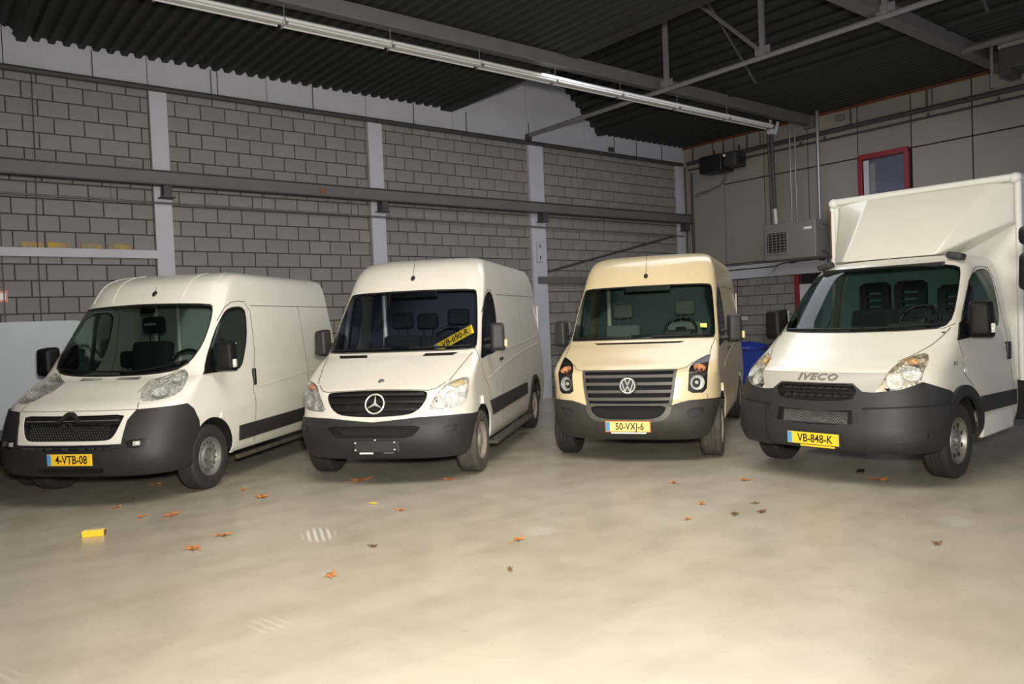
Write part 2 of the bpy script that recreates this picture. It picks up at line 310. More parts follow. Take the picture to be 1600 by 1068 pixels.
# ---------------------------------------------------------------- vehicle building
def densify(pts, step=0.04):
    out = []
    n = len(pts)
    for i in range(n):
        a = pts[i]; b = pts[(i+1) % n]; L = math.hypot(b[0]-a[0], b[1]-a[1]); k = max(1, int(L/step))
        for j in range(k): out.append((a[0] + (b[0]-a[0])*j/k, a[1] + (b[1]-a[1])*j/k))
    return out
def soften(pts, it=2):
    for _ in range(it):
        out = []; n = len(pts)
        for i in range(n):
            a = pts[i]; b = pts[(i+1) % n]
            if a[0] == 0 and b[0] == 0: out.append(a); out.append(b); continue
            out.append(a if a[0] == 0 else (a[0]*.78 + b[0]*.22, a[1]*.78 + b[1]*.22))
            out.append(b if b[0] == 0 else (a[0]*.22 + b[0]*.78, a[1]*.22 + b[1]*.78))
        pts = [p for i, p in enumerate(out) if i == 0 or math.hypot(p[0]-out[i-1][0], p[1]-out[i-1][1]) > 1e-5]
    return pts
def grow(pts, d):
    n = len(pts); A = sum(pts[i][0]*pts[(i+1) % n][1] - pts[(i+1) % n][0]*pts[i][1] for i in range(n)); sg = 1 if A > 0 else -1; out = []
    for i in range(n):
        a = pts[i-1]; p = pts[i]; b = pts[(i+1) % n]
        if p[0] == 0:
            up = sum(q[1] for q in pts)/n; out.append((0, p[1] + (d if p[1] > up else -d))); continue
        t1 = (p[0]-a[0], p[1]-a[1]); t2 = (b[0]-p[0], b[1]-p[1]); l1 = math.hypot(*t1) or 1; l2 = math.hypot(*t2) or 1
        nx = t1[1]/l1 + t2[1]/l2; ny = -(t1[0]/l1 + t2[0]/l2); l = math.hypot(nx, ny) or 1
        k = min(1/max(l/2, .45), 2.0)
        out.append((max(p[0] + sg*nx/l*d*k, 0), p[1] + sg*ny/l*d*k))
    return out
def build_mesh(name, B, tris, pts, off, mats, sides=(1, -1), rim=True):
    """surface patch: triangles in (s,v), lifted by off along the normal, with a rim back to the surface"""
    V = []; Nn = []; Fc = []
    used = sorted({i for t in tris for i in t}); base = {}
    P = {i: B.P(*pts[i]) for i in used}; NN = {i: B.N(*pts[i]) for i in used}
    ec = {}
    for t in tris:
        for a, b in ((t[0], t[1]), (t[1], t[2]), (t[2], t[0])):
            k = (min(a, b), max(a, b)); ec[k] = None if k in ec else (a, b)
    for sg in sides:
        m = np.array([sg, 1, 1]); idx = {}
        for i in used:
            if sg == -1 and pts[i][0] == 0 and 1 in sides: idx[i] = base[i]; continue
            idx[i] = len(V); V.append((P[i] + NN[i]*off) * m); Nn.append(NN[i] * m if pts[i][0] > 0 else NN[i] * np.array([0, 1, 1]))
        if sg == sides[0]: base = idx
        for t in tris:
            f = (idx[t[0]], idx[t[1]], idx[t[2]]); Fc.append(f if sg == 1 else f[::-1])
        if rim and abs(off) > 0.0015:
            for k, e in ec.items():
                if e is None or (pts[e[0]][0] == 0 and pts[e[1]][0] == 0): continue
                a, b = e; q = [P[a]*m, P[b]*m, (P[b] + NN[b]*off)*m, (P[a] + NN[a]*off)*m]
                fn = np.cross(q[1]-q[0], q[3]-q[0]); l = np.linalg.norm(fn); fn = fn/l if l > 1e-12 else NN[a]*m
                if (sg == -1): fn = -fn
                k0 = len(V); V += q; Nn += [fn]*4
                Fc.append((k0, k0+1, k0+2, k0+3) if sg == 1 else (k0+3, k0+2, k0+1, k0))
    me = bpy.data.meshes.new(name); me.from_pydata([tuple(map(float, v)) for v in V], [], Fc); me.update()
    for mm in (mats if isinstance(mats, list) else [mats]): me.materials.append(mm)
    me.polygons.foreach_set('use_smooth', [True]*len(me.polygons))
    nn = [tuple(map(float, n/(np.linalg.norm(n) or 1))) for n in Nn]
    try: me.normals_split_custom_set_from_vertices(nn)
    except Exception: pass
    return me
def shell(B, root, paint, regions, spacing=0.085, vmin=0.0):
    """regions: dicts name, mat, out [(s,v)..], off, split, lens, label; later ones lie over earlier ones; name None cuts a hole"""
    vs = []; faces = []
    def addpoly(pts):
        ids = []
        if sum(pts[i][0]*pts[(i+1) % len(pts)][1] - pts[(i+1) % len(pts)][0]*pts[i][1] for i in range(len(pts))) < 0: pts = pts[::-1]
        for s, v in densify(pts):
            ids.append(len(vs)); vs.append(Vector((min(max(s, 0), B.S), min(max(v, 0), B.V))))
        faces.append(ids)
    addpoly([(0, 0), (B.S, 0), (B.S, B.V), (0, B.V)])
    for r in regions: addpoly(r['out'])
    nb = len(vs); occ = set((int(p.x/0.03), int(p.y/0.03)) for p in vs)
    ns = int(B.S/spacing); nv = int(B.V/spacing)
    for i in range(ns+1):
        for j in range(nv+1):
            x = B.S*i/ns; y = B.V*j/nv; c = (int(x/0.03), int(y/0.03))
            if any((c[0]+a, c[1]+b) in occ for a in (-1, 0, 1) for b in (-1, 0, 1)): continue
            vs.append(Vector((x, y)))
    rv, re_, rf, ov, oe, of = delaunay_2d_cdt(vs, [], faces, 1, 1e-5, True)
    pts = [(0.0 if abs(p.x) < 1e-4 else float(p.x), float(p.y)) for p in rv]
    groups = {}
    for t, o in zip(rf, of):
        if len(t) != 3: continue
        k = max(o) if len(o) else 0; groups.setdefault(k, []).append(tuple(t))
    out = {}
    # painted shell with a flat tail panel closing the rear
    me = build_mesh('body_shell', B, groups.get(0, []), pts, 0.0, paint); 
    bm = bmesh.new(); bm.from_mesh(me); vz = np.linspace(0, B.V, 40); row = []
    for v in vz:
        p = B.P(B.S, v); row.append((bm.verts.new(tuple(p)), bm.verts.new((-p[0], p[1], p[2]))))
    for a, b in zip(row[:-1], row[1:]):
        try: bm.faces.new((a[0], a[1], b[1], b[0]))
        except Exception: pass
    cn = None
    me2 = bpy.data.meshes.new('tail'); row2 = bm; bm2 = bmesh.new(); r2 = []
    for v in vz:
        p = B.P(B.S, v); r2.append((bm2.verts.new(tuple(p)), bm2.verts.new((-p[0], p[1], p[2]))))
    for a, b in zip(r2[:-1], r2[1:]):
        try: bm2.faces.new((a[1], a[0], b[0], b[1]))
        except Exception: pass
    bm.free(); out['body_shell'] = link('body_shell', me, root); out['tail'] = obj('rear_panel', bm2, paint, root); bpy.data.meshes.remove(me2)
    for i, r in enumerate(regions):
        if r['name'] is None or (i+1) not in groups: continue
        tr = groups[i+1]
        for sides in ([(1,), (-1,)] if r.get('split') else [(1, -1)]):
            me = build_mesh(r['name'], B, tr, pts, r.get('off', 0.0), r['mat'], sides)
            o = link(r['name'], me, root)
            if r.get('label'): o['label'] = r['label']
            out.setdefault(r['name'], []).append(o)
            if r.get('lens'):
                lo = link('lens', build_mesh('lens', B, tr, pts, 0.003, M['lens'], sides), o)
    return out
def ribbon(B, root, name, lines, width, off, m, sides=(1, -1)):
    for ln in lines:
        q = []
        for a, b in zip(ln[:-1], ln[1:]):
            L = math.hypot(b[0]-a[0], b[1]-a[1]); k = max(1, int(L/0.05)); q += [(a[0]+(b[0]-a[0])*j/k, a[1]+(b[1]-a[1])*j/k) for j in range(k)]
        q.append(ln[-1]); P = [B.P(*p) for p in q]; N = [B.N(*p) for p in q]
        for grp in ([sides] if ln[0][0] == 0 else [(s_,) for s_ in sides]):
            bm = bmesh.new()
            for sg in grp:
                m_ = np.array([sg, 1, 1]); prev = None
                for i in range(len(P)):
                    t = P[min(i+1, len(P)-1)] - P[max(i-1, 0)]; sd = np.cross(N[i], t); l = np.linalg.norm(sd) or 1; sd = sd/l*width/2
                    c = P[i] + N[i]*off; d = P[i] - N[i]*0.002
                    vv = [bm.verts.new(tuple(x*m_)) for x in (c-sd, c+sd, d+sd, d-sd)]
                    if prev:
                        for k in range(4): bm.faces.new((prev[k], prev[(k+1) % 4], vv[(k+1) % 4], vv[k]))
                    prev = vv
            bmesh.ops.remove_doubles(bm, verts=bm.verts[:], dist=1e-5)
            bmesh.ops.recalc_face_normals(bm, faces=bm.faces[:]); obj(name, bm, m, root)
def fbar(B, root, name, line, h, o0, o1, m, both=True, smooth=None):
    """a bar lying along the front: line of (s,v) from s=0 outward, h tall, from o0 to o1 off the surface"""
    q = []
    for a, b in zip(line[:-1], line[1:]):
        L = math.hypot(b[0]-a[0], b[1]-a[1]); k = max(1, int(L/0.06)); q += [(a[0]+(b[0]-a[0])*j/k, a[1]+(b[1]-a[1])*j/k) for j in range(k)]
    q.append(line[-1])
    if both: q = [(-s, v) for s, v in q[::-1] if s > 0] + q
    bm = bmesh.new(); prev = None; first = None
    P = [B.P(*p) for p in q]
    for i, p in enumerate(P):
        s, v = q[i]; n = B.N(abs(s), v); n = n*np.array([-1 if s < 0 else 1, 1, 1])
        if s == 0: n = n*np.array([0, 1, 1])
        t = P[min(i+1, len(P)-1)] - P[max(i-1, 0)]; u = np.cross(n, t); u = u/(np.linalg.norm(u) or 1)
        if u[2] < 0: u = -u
        n = n/np.linalg.norm(n)
        vv = [bm.verts.new(tuple(x)) for x in (p+n*o0-u*h/2, p+n*o1-u*h/2*.8, p+n*o1+u*h/2*.8, p+n*o0+u*h/2)]
        if prev:
            for k in range(4): bm.faces.new((prev[k], prev[(k+1) % 4], vv[(k+1) % 4], vv[k]))
        else: bm.faces.new(vv)
        prev = vv
    bm.faces.new(prev); bmesh.ops.recalc_face_normals(bm, faces=bm.faces[:])
    return obj(name, bm, m, root, smooth=smooth)
def frame_at(B, s, v, off=0.0):
    p = B.P(s, v); n = B.N(abs(s), v)*np.array([-1 if s < 0 else 1, 1, 1])
    if s == 0: n = n*np.array([0, 1, 1])
    n = Vector(n).normalized(); z = Vector((0, 0, 1)); x = n.cross(z) * -1; x.normalize(); y = n.cross(x); 
    if y.z < 0: y = -y
    x = y.cross(n); m = Matrix((x, y, n)).transposed().to_4x4(); m.translation = Vector(p) + n*off
    return m      # local x to the right in front view, y up, z out of the surface
def put(o, mtx, parent):
    o.parent = parent; o.matrix_local = mtx; return o
def honeycomb(bm, w_, h_, cell, t, d, inside=None, mi=0):
    """hexagonal lattice in the local xy plane"""
    r = cell; dy = r*1.5; dx = r*math.sqrt(3); seen = set()
    ny = int(h_/dy)+2; nx = int(w_/dx)+2
    for j in range(-ny, ny+1):
        for i in range(-nx, nx+1):
            cx = i*dx + (dx/2 if j % 2 else 0); cy = j*dy
            cs = [(cx + r*math.sin(PI/3*k), cy + r*math.cos(PI/3*k)) for k in range(6)]
            for a, b in ((cs[0], cs[1]), (cs[1], cs[2]), (cs[2], cs[3])):
                mx = (a[0]+b[0])/2; my = (a[1]+b[1])/2
                if abs(mx) > w_/2 or abs(my) > h_/2: continue
                if inside and not inside(mx, my): continue
                bar(bm, (a[0], a[1], 0), (b[0], b[1], 0), t, 4, mi, cap=False)
def arch(B, wy, R, Ra, fb=0.0):
    pts = [B.sd(wy - Ra + fb, 0.0)]
    for k in range(0, 25):
        a = PI*(1 - (.14 if fb else 0)) - PI*(1 - (.14 if fb else 0))*k/24; pts.append(B.sd(wy + Ra*math.cos(a), R + Ra*math.sin(a)))
    pts.append(B.sd(wy + Ra, 0.0)); pts.append((B.sd(wy + Ra, 0.0)[0], 0)); pts.append((B.sd(wy - Ra + fb, 0.0)[0], 0)); return pts
def arch_lip(B, wy, R, Ra, Ro, a0, a1):
    return [B.sd(wy + Ro*math.cos(a), R + Ro*math.sin(a)) for a in [math.radians(a0 + (a1-a0)*k/24) for k in range(25)]] + \
           [B.sd(wy + Ra*math.cos(a), R + Ra*math.sin(a)) for a in [math.radians(a1 + (a0-a1)*k/24) for k in range(25)]]
_wheels = {}
def wheel(root, x, y, R, W, style, tm, rm):
    """tyre with a steel rim; the rim faces outward"""
    key = (style, R, W, tm.name, rm.name); sg = 1 if x > 0 else -1
    if key not in _wheels:
        bm = bmesh.new(); h = W/2; Ri = R*0.60
        prof = [(-h*.75, Ri), (-h*.95, Ri*1.12), (-h, R*.82), (-h*.96, R*.93), (-h*.80, R*.985)]
        for k in range(5):
            a = -h*.72 + k*h*.36
            prof += [(a, R), (a+h*.05, R*.972), (a+h*.10, R*.972), (a+h*.13, R)] if k < 4 else [(a, R)]
        prof += [(h*.80, R*.985), (h*.96, R*.93), (h, R*.82), (h*.985, R*.80), (h, R*.78), (h*.95, Ri*1.12), (h*.75, Ri)]
        lathe(bm, prof, 48); ty = mesh('wheel', bm, tm, 35)
        bm = bmesh.new(); rp = [(h*.78, Ri*1.02), (h*.92, Ri*1.0), (h*.90, Ri*.94), (h*.55, Ri*.90)]
        if style == 'steel': rp += [(h*.40, Ri*.86), (h*.52, Ri*.62), (h*.72, Ri*.50), (h*.72, Ri*.42), (h*.30, Ri*.36), (h*.30, Ri*.24), (h*.62, Ri*.22), (h*.64, 0.001)]
        elif style == 'slots': rp += [(h*.42, Ri*.86), (h*.66, Ri*.58), (h*.74, Ri*.44), (h*.50, Ri*.40), (h*.48, Ri*.24), (h*.9, Ri*.22), (h*.95, Ri*.10), (h*.95, 0.001)]
        else: rp += [(h*.50, Ri*.86), (h*.60, Ri*.60), (h*.66, Ri*.40), (h*.82, Ri*.34), (h*.86, Ri*.12), (h*.86, 0.001)]
        lathe(bm, rp, 40, mi=0)
        nh = {'steel': 14, 'slots': 8, 'cover': 10}[style]; rh = {'steel': .72, 'slots': .70, 'cover': .74}[style]*Ri; sz = {'steel': .055, 'slots': .125, 'cover': .045}[style]*Ri
        for k in range(nh):
            a = 2*PI*(k+.5)/nh; cx = h*{'steel': .50, 'slots': .575, 'cover': .575}[style]
            vs = [bm.verts.new((cx + (0.012 if style != 'cover' else .008), (rh*math.cos(a) + sz*math.cos(q)*math.cos(a) - sz*(1.0 if style != 'slots' else .85)*math.sin(q)*math.sin(a)), rh*math.sin(a) + sz*math.cos(q)*math.sin(a) + sz*(1.0 if style != 'slots' else .85)*math.sin(q)*math.cos(a))) for q in [2*PI*j/10 for j in range(10)]]
            f = bm.faces.new(vs); f.material_index = 1
            bmesh.ops.recalc_face_normals(bm, faces=[f])
        ri = mesh('rim', bm, [rm, M['void']], 40)
        bm = bmesh.new()
        for k in range(6):
            a = 2*PI*k/6; bar(bm, (h*.50, Ri*.31*math.cos(a), Ri*.31*math.sin(a)), (h*.80, Ri*.31*math.cos(a), Ri*.31*math.sin(a)), .011, 6)
        nu = mesh('wheel_nuts', bm, rm, 40)
        _wheels[key] = (ty, ri, nu)
    ty, ri, nu = _wheels[key]
    o = link('wheel', ty, root, (x, y, R), (0, 0, 0 if sg > 0 else PI)); link('rim', ri, o)
    if style != 'cover': link('wheel_nuts', nu, o)
    return o
def seat(root, x, y, m, zt=1.42, style='plain', wd=.48):
    bm = B_((0, 0, 0), (wd, .16, .62), .06, 3, Matrix.Rotation(-.16, 3, 'X')); s = obj('seat', bm, m, root, (x, y, zt-.31), smooth=50)
    obj('seat_cushion', B_((0, -.28, -.34), (wd, .50, .16), .05, 3), m, s, smooth=50)
    bm = bmesh.new()
    if style == 'holes':
        for sx in (-1, 1): box(bm, (sx*.125, 0, .02), (.085, .07, .30), bevel=.015)
        for zz, hh in ((-.11, .05), (-.035, .036), (.04, .036), (.13, .07)): box(bm, (0, 0, zz), (.20, .06, hh))
        box(bm, (0, 0, .16), (.28, .07, .07), bevel=.03, seg=3)
    else:
        box(bm, (0, 0, .08), (.27, .11, .20), bevel=.052, seg=4)
        for sx in (-1, 1): bar(bm, (sx*.06, 0, -.12), (sx*.06, 0, .03), .008, 6)
    obj('headrest', bm, m, s, (0, .07, .42), smooth=50); return s
def steering(root, x, y, z):
    bm = bmesh.new(); n = 28; R = .20
    pts = [(R*math.cos(2*PI*k/n), R*math.sin(2*PI*k/n), 0) for k in range(n+1)]; tube(bm, pts, .018, 6)
    for a in (0, PI, -PI/2): bar(bm, (0, 0, -.02), (R*math.cos(a), R*math.sin(a), 0), .016, 6)
    box(bm, (0, 0, -.015), (.13, .12, .05), bevel=.02)
    o = obj('steering_wheel', bm, M['black'], root, (x, y, z), (math.radians(58), 0, 0), smooth=60); return o
def interior(B, root, bulk, dashm, y0, z0, seats, seatm, style, yb=2.2, zt=None, drv=.42):
    zt = zt or B.tab[-1, 0]-.12
    zs = [z for z in np.linspace(.5, zt, 12)]; ring = [(B.ch(B.vz(z))[2]-.05, z) for z in zs]
    bm = bmesh.new(); prism(bm, ring + [(-x, z) for x, z in ring[::-1]], .03, 'y', 0, yb); obj('bulkhead', bm, bulk, root)
    wv = B.ch(B.vz(z0-.1))[2]-.1
    prof = [(y0+.06, z0-.035), (y0+.32, z0-.02), (y0+.50, z0-.06), (y0+.55, z0-.18), (y0+.45, z0-.5), (y0+.2, z0-.5), (y0+.06, z0-.2)]
    bm = bmesh.new(); prism(bm, prof, 2*wv, 'x', 0, -wv); box(bm, (drv, y0+.36, z0+.015), (.36, .16, .08), bevel=.03)
    box(bm, (0.0, y0+.34, z0-.0), (.34, .10, .05), bevel=.02)
    obj('dashboard', bm, dashm, root, smooth=30)
    obj('cab_floor', B_((0, (y0+.3+yb)/2, .56), (1.6, yb-y0-.35, .05)), M['dash'], root)
    for x, y, zz in seats: seat(root, x, y, seatm, zz, style)
    steering(root, drv, y0+.62, z0+.055)
    bm = bmesh.new(); box(bm, (0, 0, 0), (.22, .02, .06), bevel=.01); bar(bm, (0, 0, .02), (0, -.03, .08), .008, 6)
def chassis(B, root, axles, R, yr):
    bm = bmesh.new(); zb = B.tab[0, 0]
    box(bm, (0, .32, .62), (1.30, .16, .55)); box(bm, (0, (yr+.5)/2, .40), (1.06, yr-.7, .22))
    for y in axles: bar(bm, (-.72, y, R), (.72, y, R), .05, 8)
    obj('chassis', bm, M['black'], root)
    for y in axles:
        for sg in (1, -1):
            bm = bmesh.new(); Ra = .44; xo = (B.ch(B.vz(.6))[2]-.03)*sg; xi = .55*sg; n = 16
            r1 = []; r2 = []
            for k in range(n+1):
                a = PI*k/n; yy = y - Ra*math.cos(a); zz = R + Ra*math.sin(a)
                f = min(1, max(0, (yy - .05)/.9)); r1.append(bm.verts.new((xi, yy, zz))); r2.append(bm.verts.new((xo*(.86 + .14*f), yy, zz)))
            for i in range(n): bm.faces.new((r1[i], r1[i+1], r2[i+1], r2[i]))
            bm.faces.new(r1[:])
            obj('wheel_liner', bm, M['void'], root)
def side_mirror(root, sg, c, size, m, door_x, ind=None, lean=0.0):
    x, y, z = c; sx, sy, sz = size
    bm = bmesh.new(); r = bmesh.ops.create_cube(bm, size=1.0)
    for v in r['verts']:
        f = .86 if v.co.y < 0 else 1.0; g = .88 if v.co.z > 0 else 1.0
        v.co = Vector((v.co.x*sx*f*g, v.co.y*sy, v.co.z*sz*f))
    bmesh.ops.bevel(bm, geom=bm.edges[:], offset=min(sx, sy)*.28, segments=4, affect='EDGES', profile=.6)
    o = obj('side_mirror', bm, m, root, (sg*x, y, z), (0, 0, sg*lean), smooth=50)
    bm = bmesh.new(); d = door_x - x
    bar(bm, (0, 0, -sz*.28), (sg*d, .05, -sz*.34), .035, 8); bar(bm, (0, 0, sz*.05), (sg*d, .05, -sz*.1), .02, 8); obj('mirror_arm', bm, M['black'], o, smooth=40)
    bm = B_((0, sy*.5+.002, 0), (sx*.8, .008, sz*.82), .003); obj('mirror_glass', bm, M['chrome'], o)
    if ind:
        bm = B_((0, 0, 0), (.035, .07, .09), .012, 3); obj('indicator_lens', bm, ind, o, (sg*(sx*.46), -sy*.30, -sz*.22), smooth=50)
    return o
def number_plate(root, c, w_, h_, chars, pm, y, z, ink=None, tilt=0.0, strip=True, loc=None, rot=None, border=None):
    o = obj('number_plate', B_((0, 0, 0), (w_, h_, .008), .003), pm, root, loc or (c, y, z), rot or (PI/2 - tilt, 0, 0))
    if border:
        obj('plate_holder', B_((0, 0, -.008), (w_+.022, h_+.022, .012), .004), border, o)
    sw = .045 if strip else 0
    if strip: obj('blue_strip', B_((-w_/2 + sw/2 + .003, 0, .0045), (sw, h_-.008, .003)), M['euro'], o)
    ch = text('plate_characters', chars, h_*.98, ink or M['ink'], o, (sw/2, -.002, .0045), (0, 0, 0), .0012, sx=.80, bold=.0015); return o
def wipers(B, root, specs):
    for (a, b) in specs: fbar(B, root, 'wiper', [a, b], .018, .006, .022, M['black'], both=False)
def antenna(B, root, s, v, L=.32):
    f = frame_at(B, s, v, 0.0); bm = bmesh.new(); bmesh.ops.create_uvsphere(bm, u_segments=12, v_segments=8, radius=.028)
    for q in bm.verts: q.co.y *= 1.5; q.co.z *= .7
    bar(bm, (0, .01, .01), (0, .02, .02), .01, 6)
    o = put(obj('antenna_base', bm, M['black'], None, smooth=60), f, root)
    bm = bmesh.new(); bar(bm, (0, .01, .01), (0, L*.92, L*.22), .0025, 5); obj('antenna_whip', bm, M['black'], o)
def dish(B, lamp, root, s, v, r, off, m, name='reflector_bowl'):
    f = frame_at(B, s, v, off); bm = bmesh.new()
    lathe(bm, [(.012, r*1.02), (.0, r*.95), (-.02, r*.7), (-.03, r*.35), (-.028, .18*r)], 28, 'z'); g = bmesh.ops.create_uvsphere(bm, u_segments=12, v_segments=8, radius=r*.26)
    for q in g['verts']: q.co.z -= .012
    o = put(obj(name, bm, m, None, smooth=60), f, lamp); return o
def lamp_pair(lamps, B, dishes):
    for o, sg in zip(lamps, (1, -1)):
        for (s, v, r, off, m, name) in dishes: dish(B, o, None, sg*s, v, r, off, m, name)
CL = lambda a, b: [(0.0, a), (0.0, b)]
def vehicle(name, pose, label, cat, group=None):
    o = empty(name, (pose[0], pose[1], 0), pose[2]); tag(o, label, cat, group); return o
# ---------------------------------------------------------------- van with chevron badge (far left)
def build_van1():
    B = B1; root = vehicle('delivery_van', (1.2136, 8.6809, -0.8552), 'white panel van with charcoal bumper, chevron badge and yellow plate 4-VTB-08', 'van')
    R, wy = .345, .95; P = M['white1']
    ws = soften([(0, 1.384), (.274, 1.400), (.565, 1.446), (.760, 1.54), (.89, 1.74), (.92, 2.05), (.885, 2.236), (.802, 2.268), (0, 2.30)], 1)
    win = soften([(1.27, 1.36), (1.155, 1.515), (1.118, 1.897), (1.235, 2.127), (1.349, 2.222), (1.659, 2.24), (1.807, 2.162), (1.973, 1.773), (2.014, 1.468), (1.964, 1.36)], 1)
    hl = soften([(.439, .821), (.330, 1.05), (.336, 1.262), (.482, 1.345), (.668, 1.449), (.814, 1.363), (.959, 1.043), (.844, .882), (.637, .816)], 1)
    sa = B.sd(wy-.43, .4)[0]
    bump = [(0, 0), (sa+.12, 0), (sa+.12, .25), (1.30, .50), (1.246, .646), (1.176, .724), (.80, .705), (.467, .688), (.395, .576), (.370, .400), (.366, .346), (0, .343)]
    gr = soften([(0, .640), (.356, .647), (.337, .567), (.298, .445), (.26, .395), (.2, .382), (0, .382)], 1)
    sur = soften([(0, .688), (.462, .690), (.395, .576), (.366, .350), (0, .347)], 0)
    trim = [B.sd(1.49, .60), B.sd(2.5, .61), B.sd(3.5, .625), B.sd(4.35, .63), B.sd(4.35, .46), B.sd(3.5, .45), B.sd(2.5, .44), B.sd(1.50, .43)]
    regs = [dict(name='front_panel', mat=P, out=sur, off=.006),
        dict(name='bumper', mat=M['bumper'], out=bump, off=.018),
        dict(name='grille', mat=M['void'], out=gr, off=-.07),
        dict(name='window_gasket', mat=M['gasket'], out=grow(ws, .028), off=.001), dict(name='windshield', mat=M['glass'], out=ws, off=.003),
        dict(name='window_gasket', mat=M['gasket'], out=grow(win, .022), off=.001, split=True), dict(name='side_window', mat=M['glass'], out=win, off=.003, split=True),
        dict(name='headlight', mat=M['reflector'], out=hl, off=-.045, split=True, lens=True),
        dict(name='fog_lamp_recess', mat=M['black'], out=soften([(.398, .38), (.662, .395), (.684, .31), (.44, .295)], 1), off=-.02, split=True),
        dict(name='air_slot', mat=M['void'], out=[(0, .333), (.279, .326), (.283, .29), (0, .29)], off=-.03),
        dict(name='lower_intake', mat=M['void'], out=soften([(0, .125), (.223, .120), (.19, .056), (0, .05)], 1), off=-.03),
        dict(name='side_trim', mat=M['trim'], out=trim, off=.014, split=True),
        dict(name='arch_lip', mat=P, out=arch_lip(B, wy, R, .42, .49, 68, -4), off=.012, split=True),
        dict(name='mirror_mount', mat=M['mirrorblk'], out=[(1.235, 1.33), (1.60, 1.345), (1.66, 1.50), (1.40, 1.80), (1.15, 1.62)], off=.02, split=True),
        dict(name=None, out=arch(B, wy, R, .42, .10)), dict(name=None, out=arch(B, 3.72, R, .42))]
    o = shell(B, root, P, regs)
    for l, sg in zip(o['headlight'], (1, -1)):
        l['label'] = 'faceted clear headlamp'
        dish(B, l, None, sg*.58, 1.02, .085, -.02, M['bowl']); dish(B, l, None, sg*.66, 1.28, .05, -.02, M['bowl'])
    g = o['grille'][0]
    bm = bmesh.new(); honeycomb(bm, .90, .20, .017, .0028, .01, inside=lambda x, y: abs(x) < .50 - max(0, -y)*0.9); put(obj('grille_mesh', bm, M['black'], None), frame_at(B, 0, .47, -.02), g)
    fbar(B, g, 'grille_bar', [(0, .585), (.33, .585)], .10, -.05, .0, M['black']); fbar(B, g, 'grille_edge', [(0, .585), (.31, .585)], .010, .0, .006, M['steel'])
    # two chevrons, one above the other
    for dz, pts in ((.035, [(-.15, -.075), (-.10, -.02), (-.05, .035), (-.03, .045), (.03, .045), (.05, .035), (.10, -.02), (.15, -.075), (.105, -.075), (.03, .0), (.0, .012), (-.03, .0), (-.105, -.075)]),
                    (-.065, [(-.13, -.06), (-.03, .03), (.03, .03), (.13, -.06), (.085, -.06), (.0, .012), (-.085, -.06)])):
        bm = bmesh.new(); prism(bm, pts, .03, 'z'); bmesh.ops.bevel(bm, geom=[e for e in bm.edges if all(v.co.z > .02 for v in e.verts)], offset=.008, segments=2, affect='EDGES')
        put(obj('chevron_badge', bm, M['bumper'], None, smooth=40), frame_at(B, 0, .592, .008) @ Matrix.Translation((0, dz, 0)), root)
    # vent grilles on the bonnet: rows of little slots
    for s0 in (.025,):
        for sg in (1, -1):
            bm = bmesh.new()
            for k in range(13):
                p = B.P(sg*(s0 + k*.0125), 1.275); q = B.P(sg*(s0 + k*.0125 + .008), 1.335); n = B.N(.2, 1.3)
                bar(bm, p + n*.002, q + n*.002, .0045, 4)
            obj('bonnet_vent', bm, M['trim'], root)
    for k in range(9):
        s = .0 + (k-4)*.062; p = B.P(s, .31); obj('slot_block', B_((0, 0, 0), (.062, .02, .028), .004), M['trim'], root, (p[0], p[1]-.012, p[2]))
    fl_ = frame_at(B, .55, .347, -.005)
    for sg in (1, -1):
        put(obj('fog_lamp', B_((0, 0, 0), (.07, .045, .02), .01, 3), M['reflector'], None, smooth=50), frame_at(B, sg*.51, .348, -.008), root)
    rear = [(B.sd(4.43, z)[0]-.0, B.vz(z)) for z in (.5, 2.2)]
    G = [B.sd(2.0, 2.02), B.sd(2.09, 1.92), B.sd(2.06, 1.46), B.sd(1.96, 1.11), B.sd(1.88, .8), B.sd(1.86, .36)]
    front = [(1.10, 2.05), (1.22, 2.23), (1.345, 2.315), (1.55, 2.335), B.sd(2.0, 2.03)]
    ribbon(B, root, 'panel_gap', [G, front, [B.sd(3.35, .36), B.sd(3.42, 1.2), B.sd(3.40, 2.0)],
        [B.sd(2.12, 1.985), B.sd(4.36, 1.99)], [(0, .693), (.47, .697), (.44, .80)], [(.335, 1.25), (.62, 1.45), (.75, 1.50)], [(.32, 1.0), (.325, 1.25)]], .009, .002, M['seam'])
    ribbon(B, root, 'body_crease', [[B.sd(2.0, 1.0), B.sd(3.3, 1.09), B.sd(4.35, 1.12)]], .016, .006, P)
    ribbon(B, root, 'roof_rib', [[(.30, 2.36), (.35, 2.75), (.42, 3.1)], [(.72, 2.36), (.80, 2.75), (.86, 3.1)]], .035, .004, P)
    for sg in (1, -1):
        p = B.P(*B.sd(1.93, 1.13)); obj('door_handle', B_((0, 0, 0), (.04, .05, .20), .018, 3), M['black'], root, (sg*(p[0]+.012), 1.92, 1.13), smooth=50)
        side_mirror(root, sg, (1.11, 1.13, 1.41), (.25, .17, .35), M['mirrorblk'], .93, M['reflector'] if sg > 0 else None, lean=.25)
        obj('sill_board', B_((sg*.96, 2.6, .235), (.05, 2.15, .045), .012), M['sill'], root)
    number_plate(root, .08, .50, .115, '4-VTB-08', M['plate'], -.012, .485, border=M['bumper'], tilt=0.0)
    chassis(B, root, (wy, 3.72), R, 4.4)
    for sg in (1, -1):
        wheel(root, sg*.895, wy, R, .215, 'steel', M['tyre'], M['steel']); wheel(root, sg*.895, 3.72, R, .215, 'steel', M['tyre'], M['steel'])
    interior(B, root, M['bulk1'], M['dash'], .80, 1.26, [(-.13, 1.62, 1.60), (-.55, 1.75, 1.20)], M['seat'], 'plain', 2.45)
    h = obj('headrest_slot', B_((-.13, 1.61, 1.80), (.15, .012, .028), .005), M['bulk1'], root)
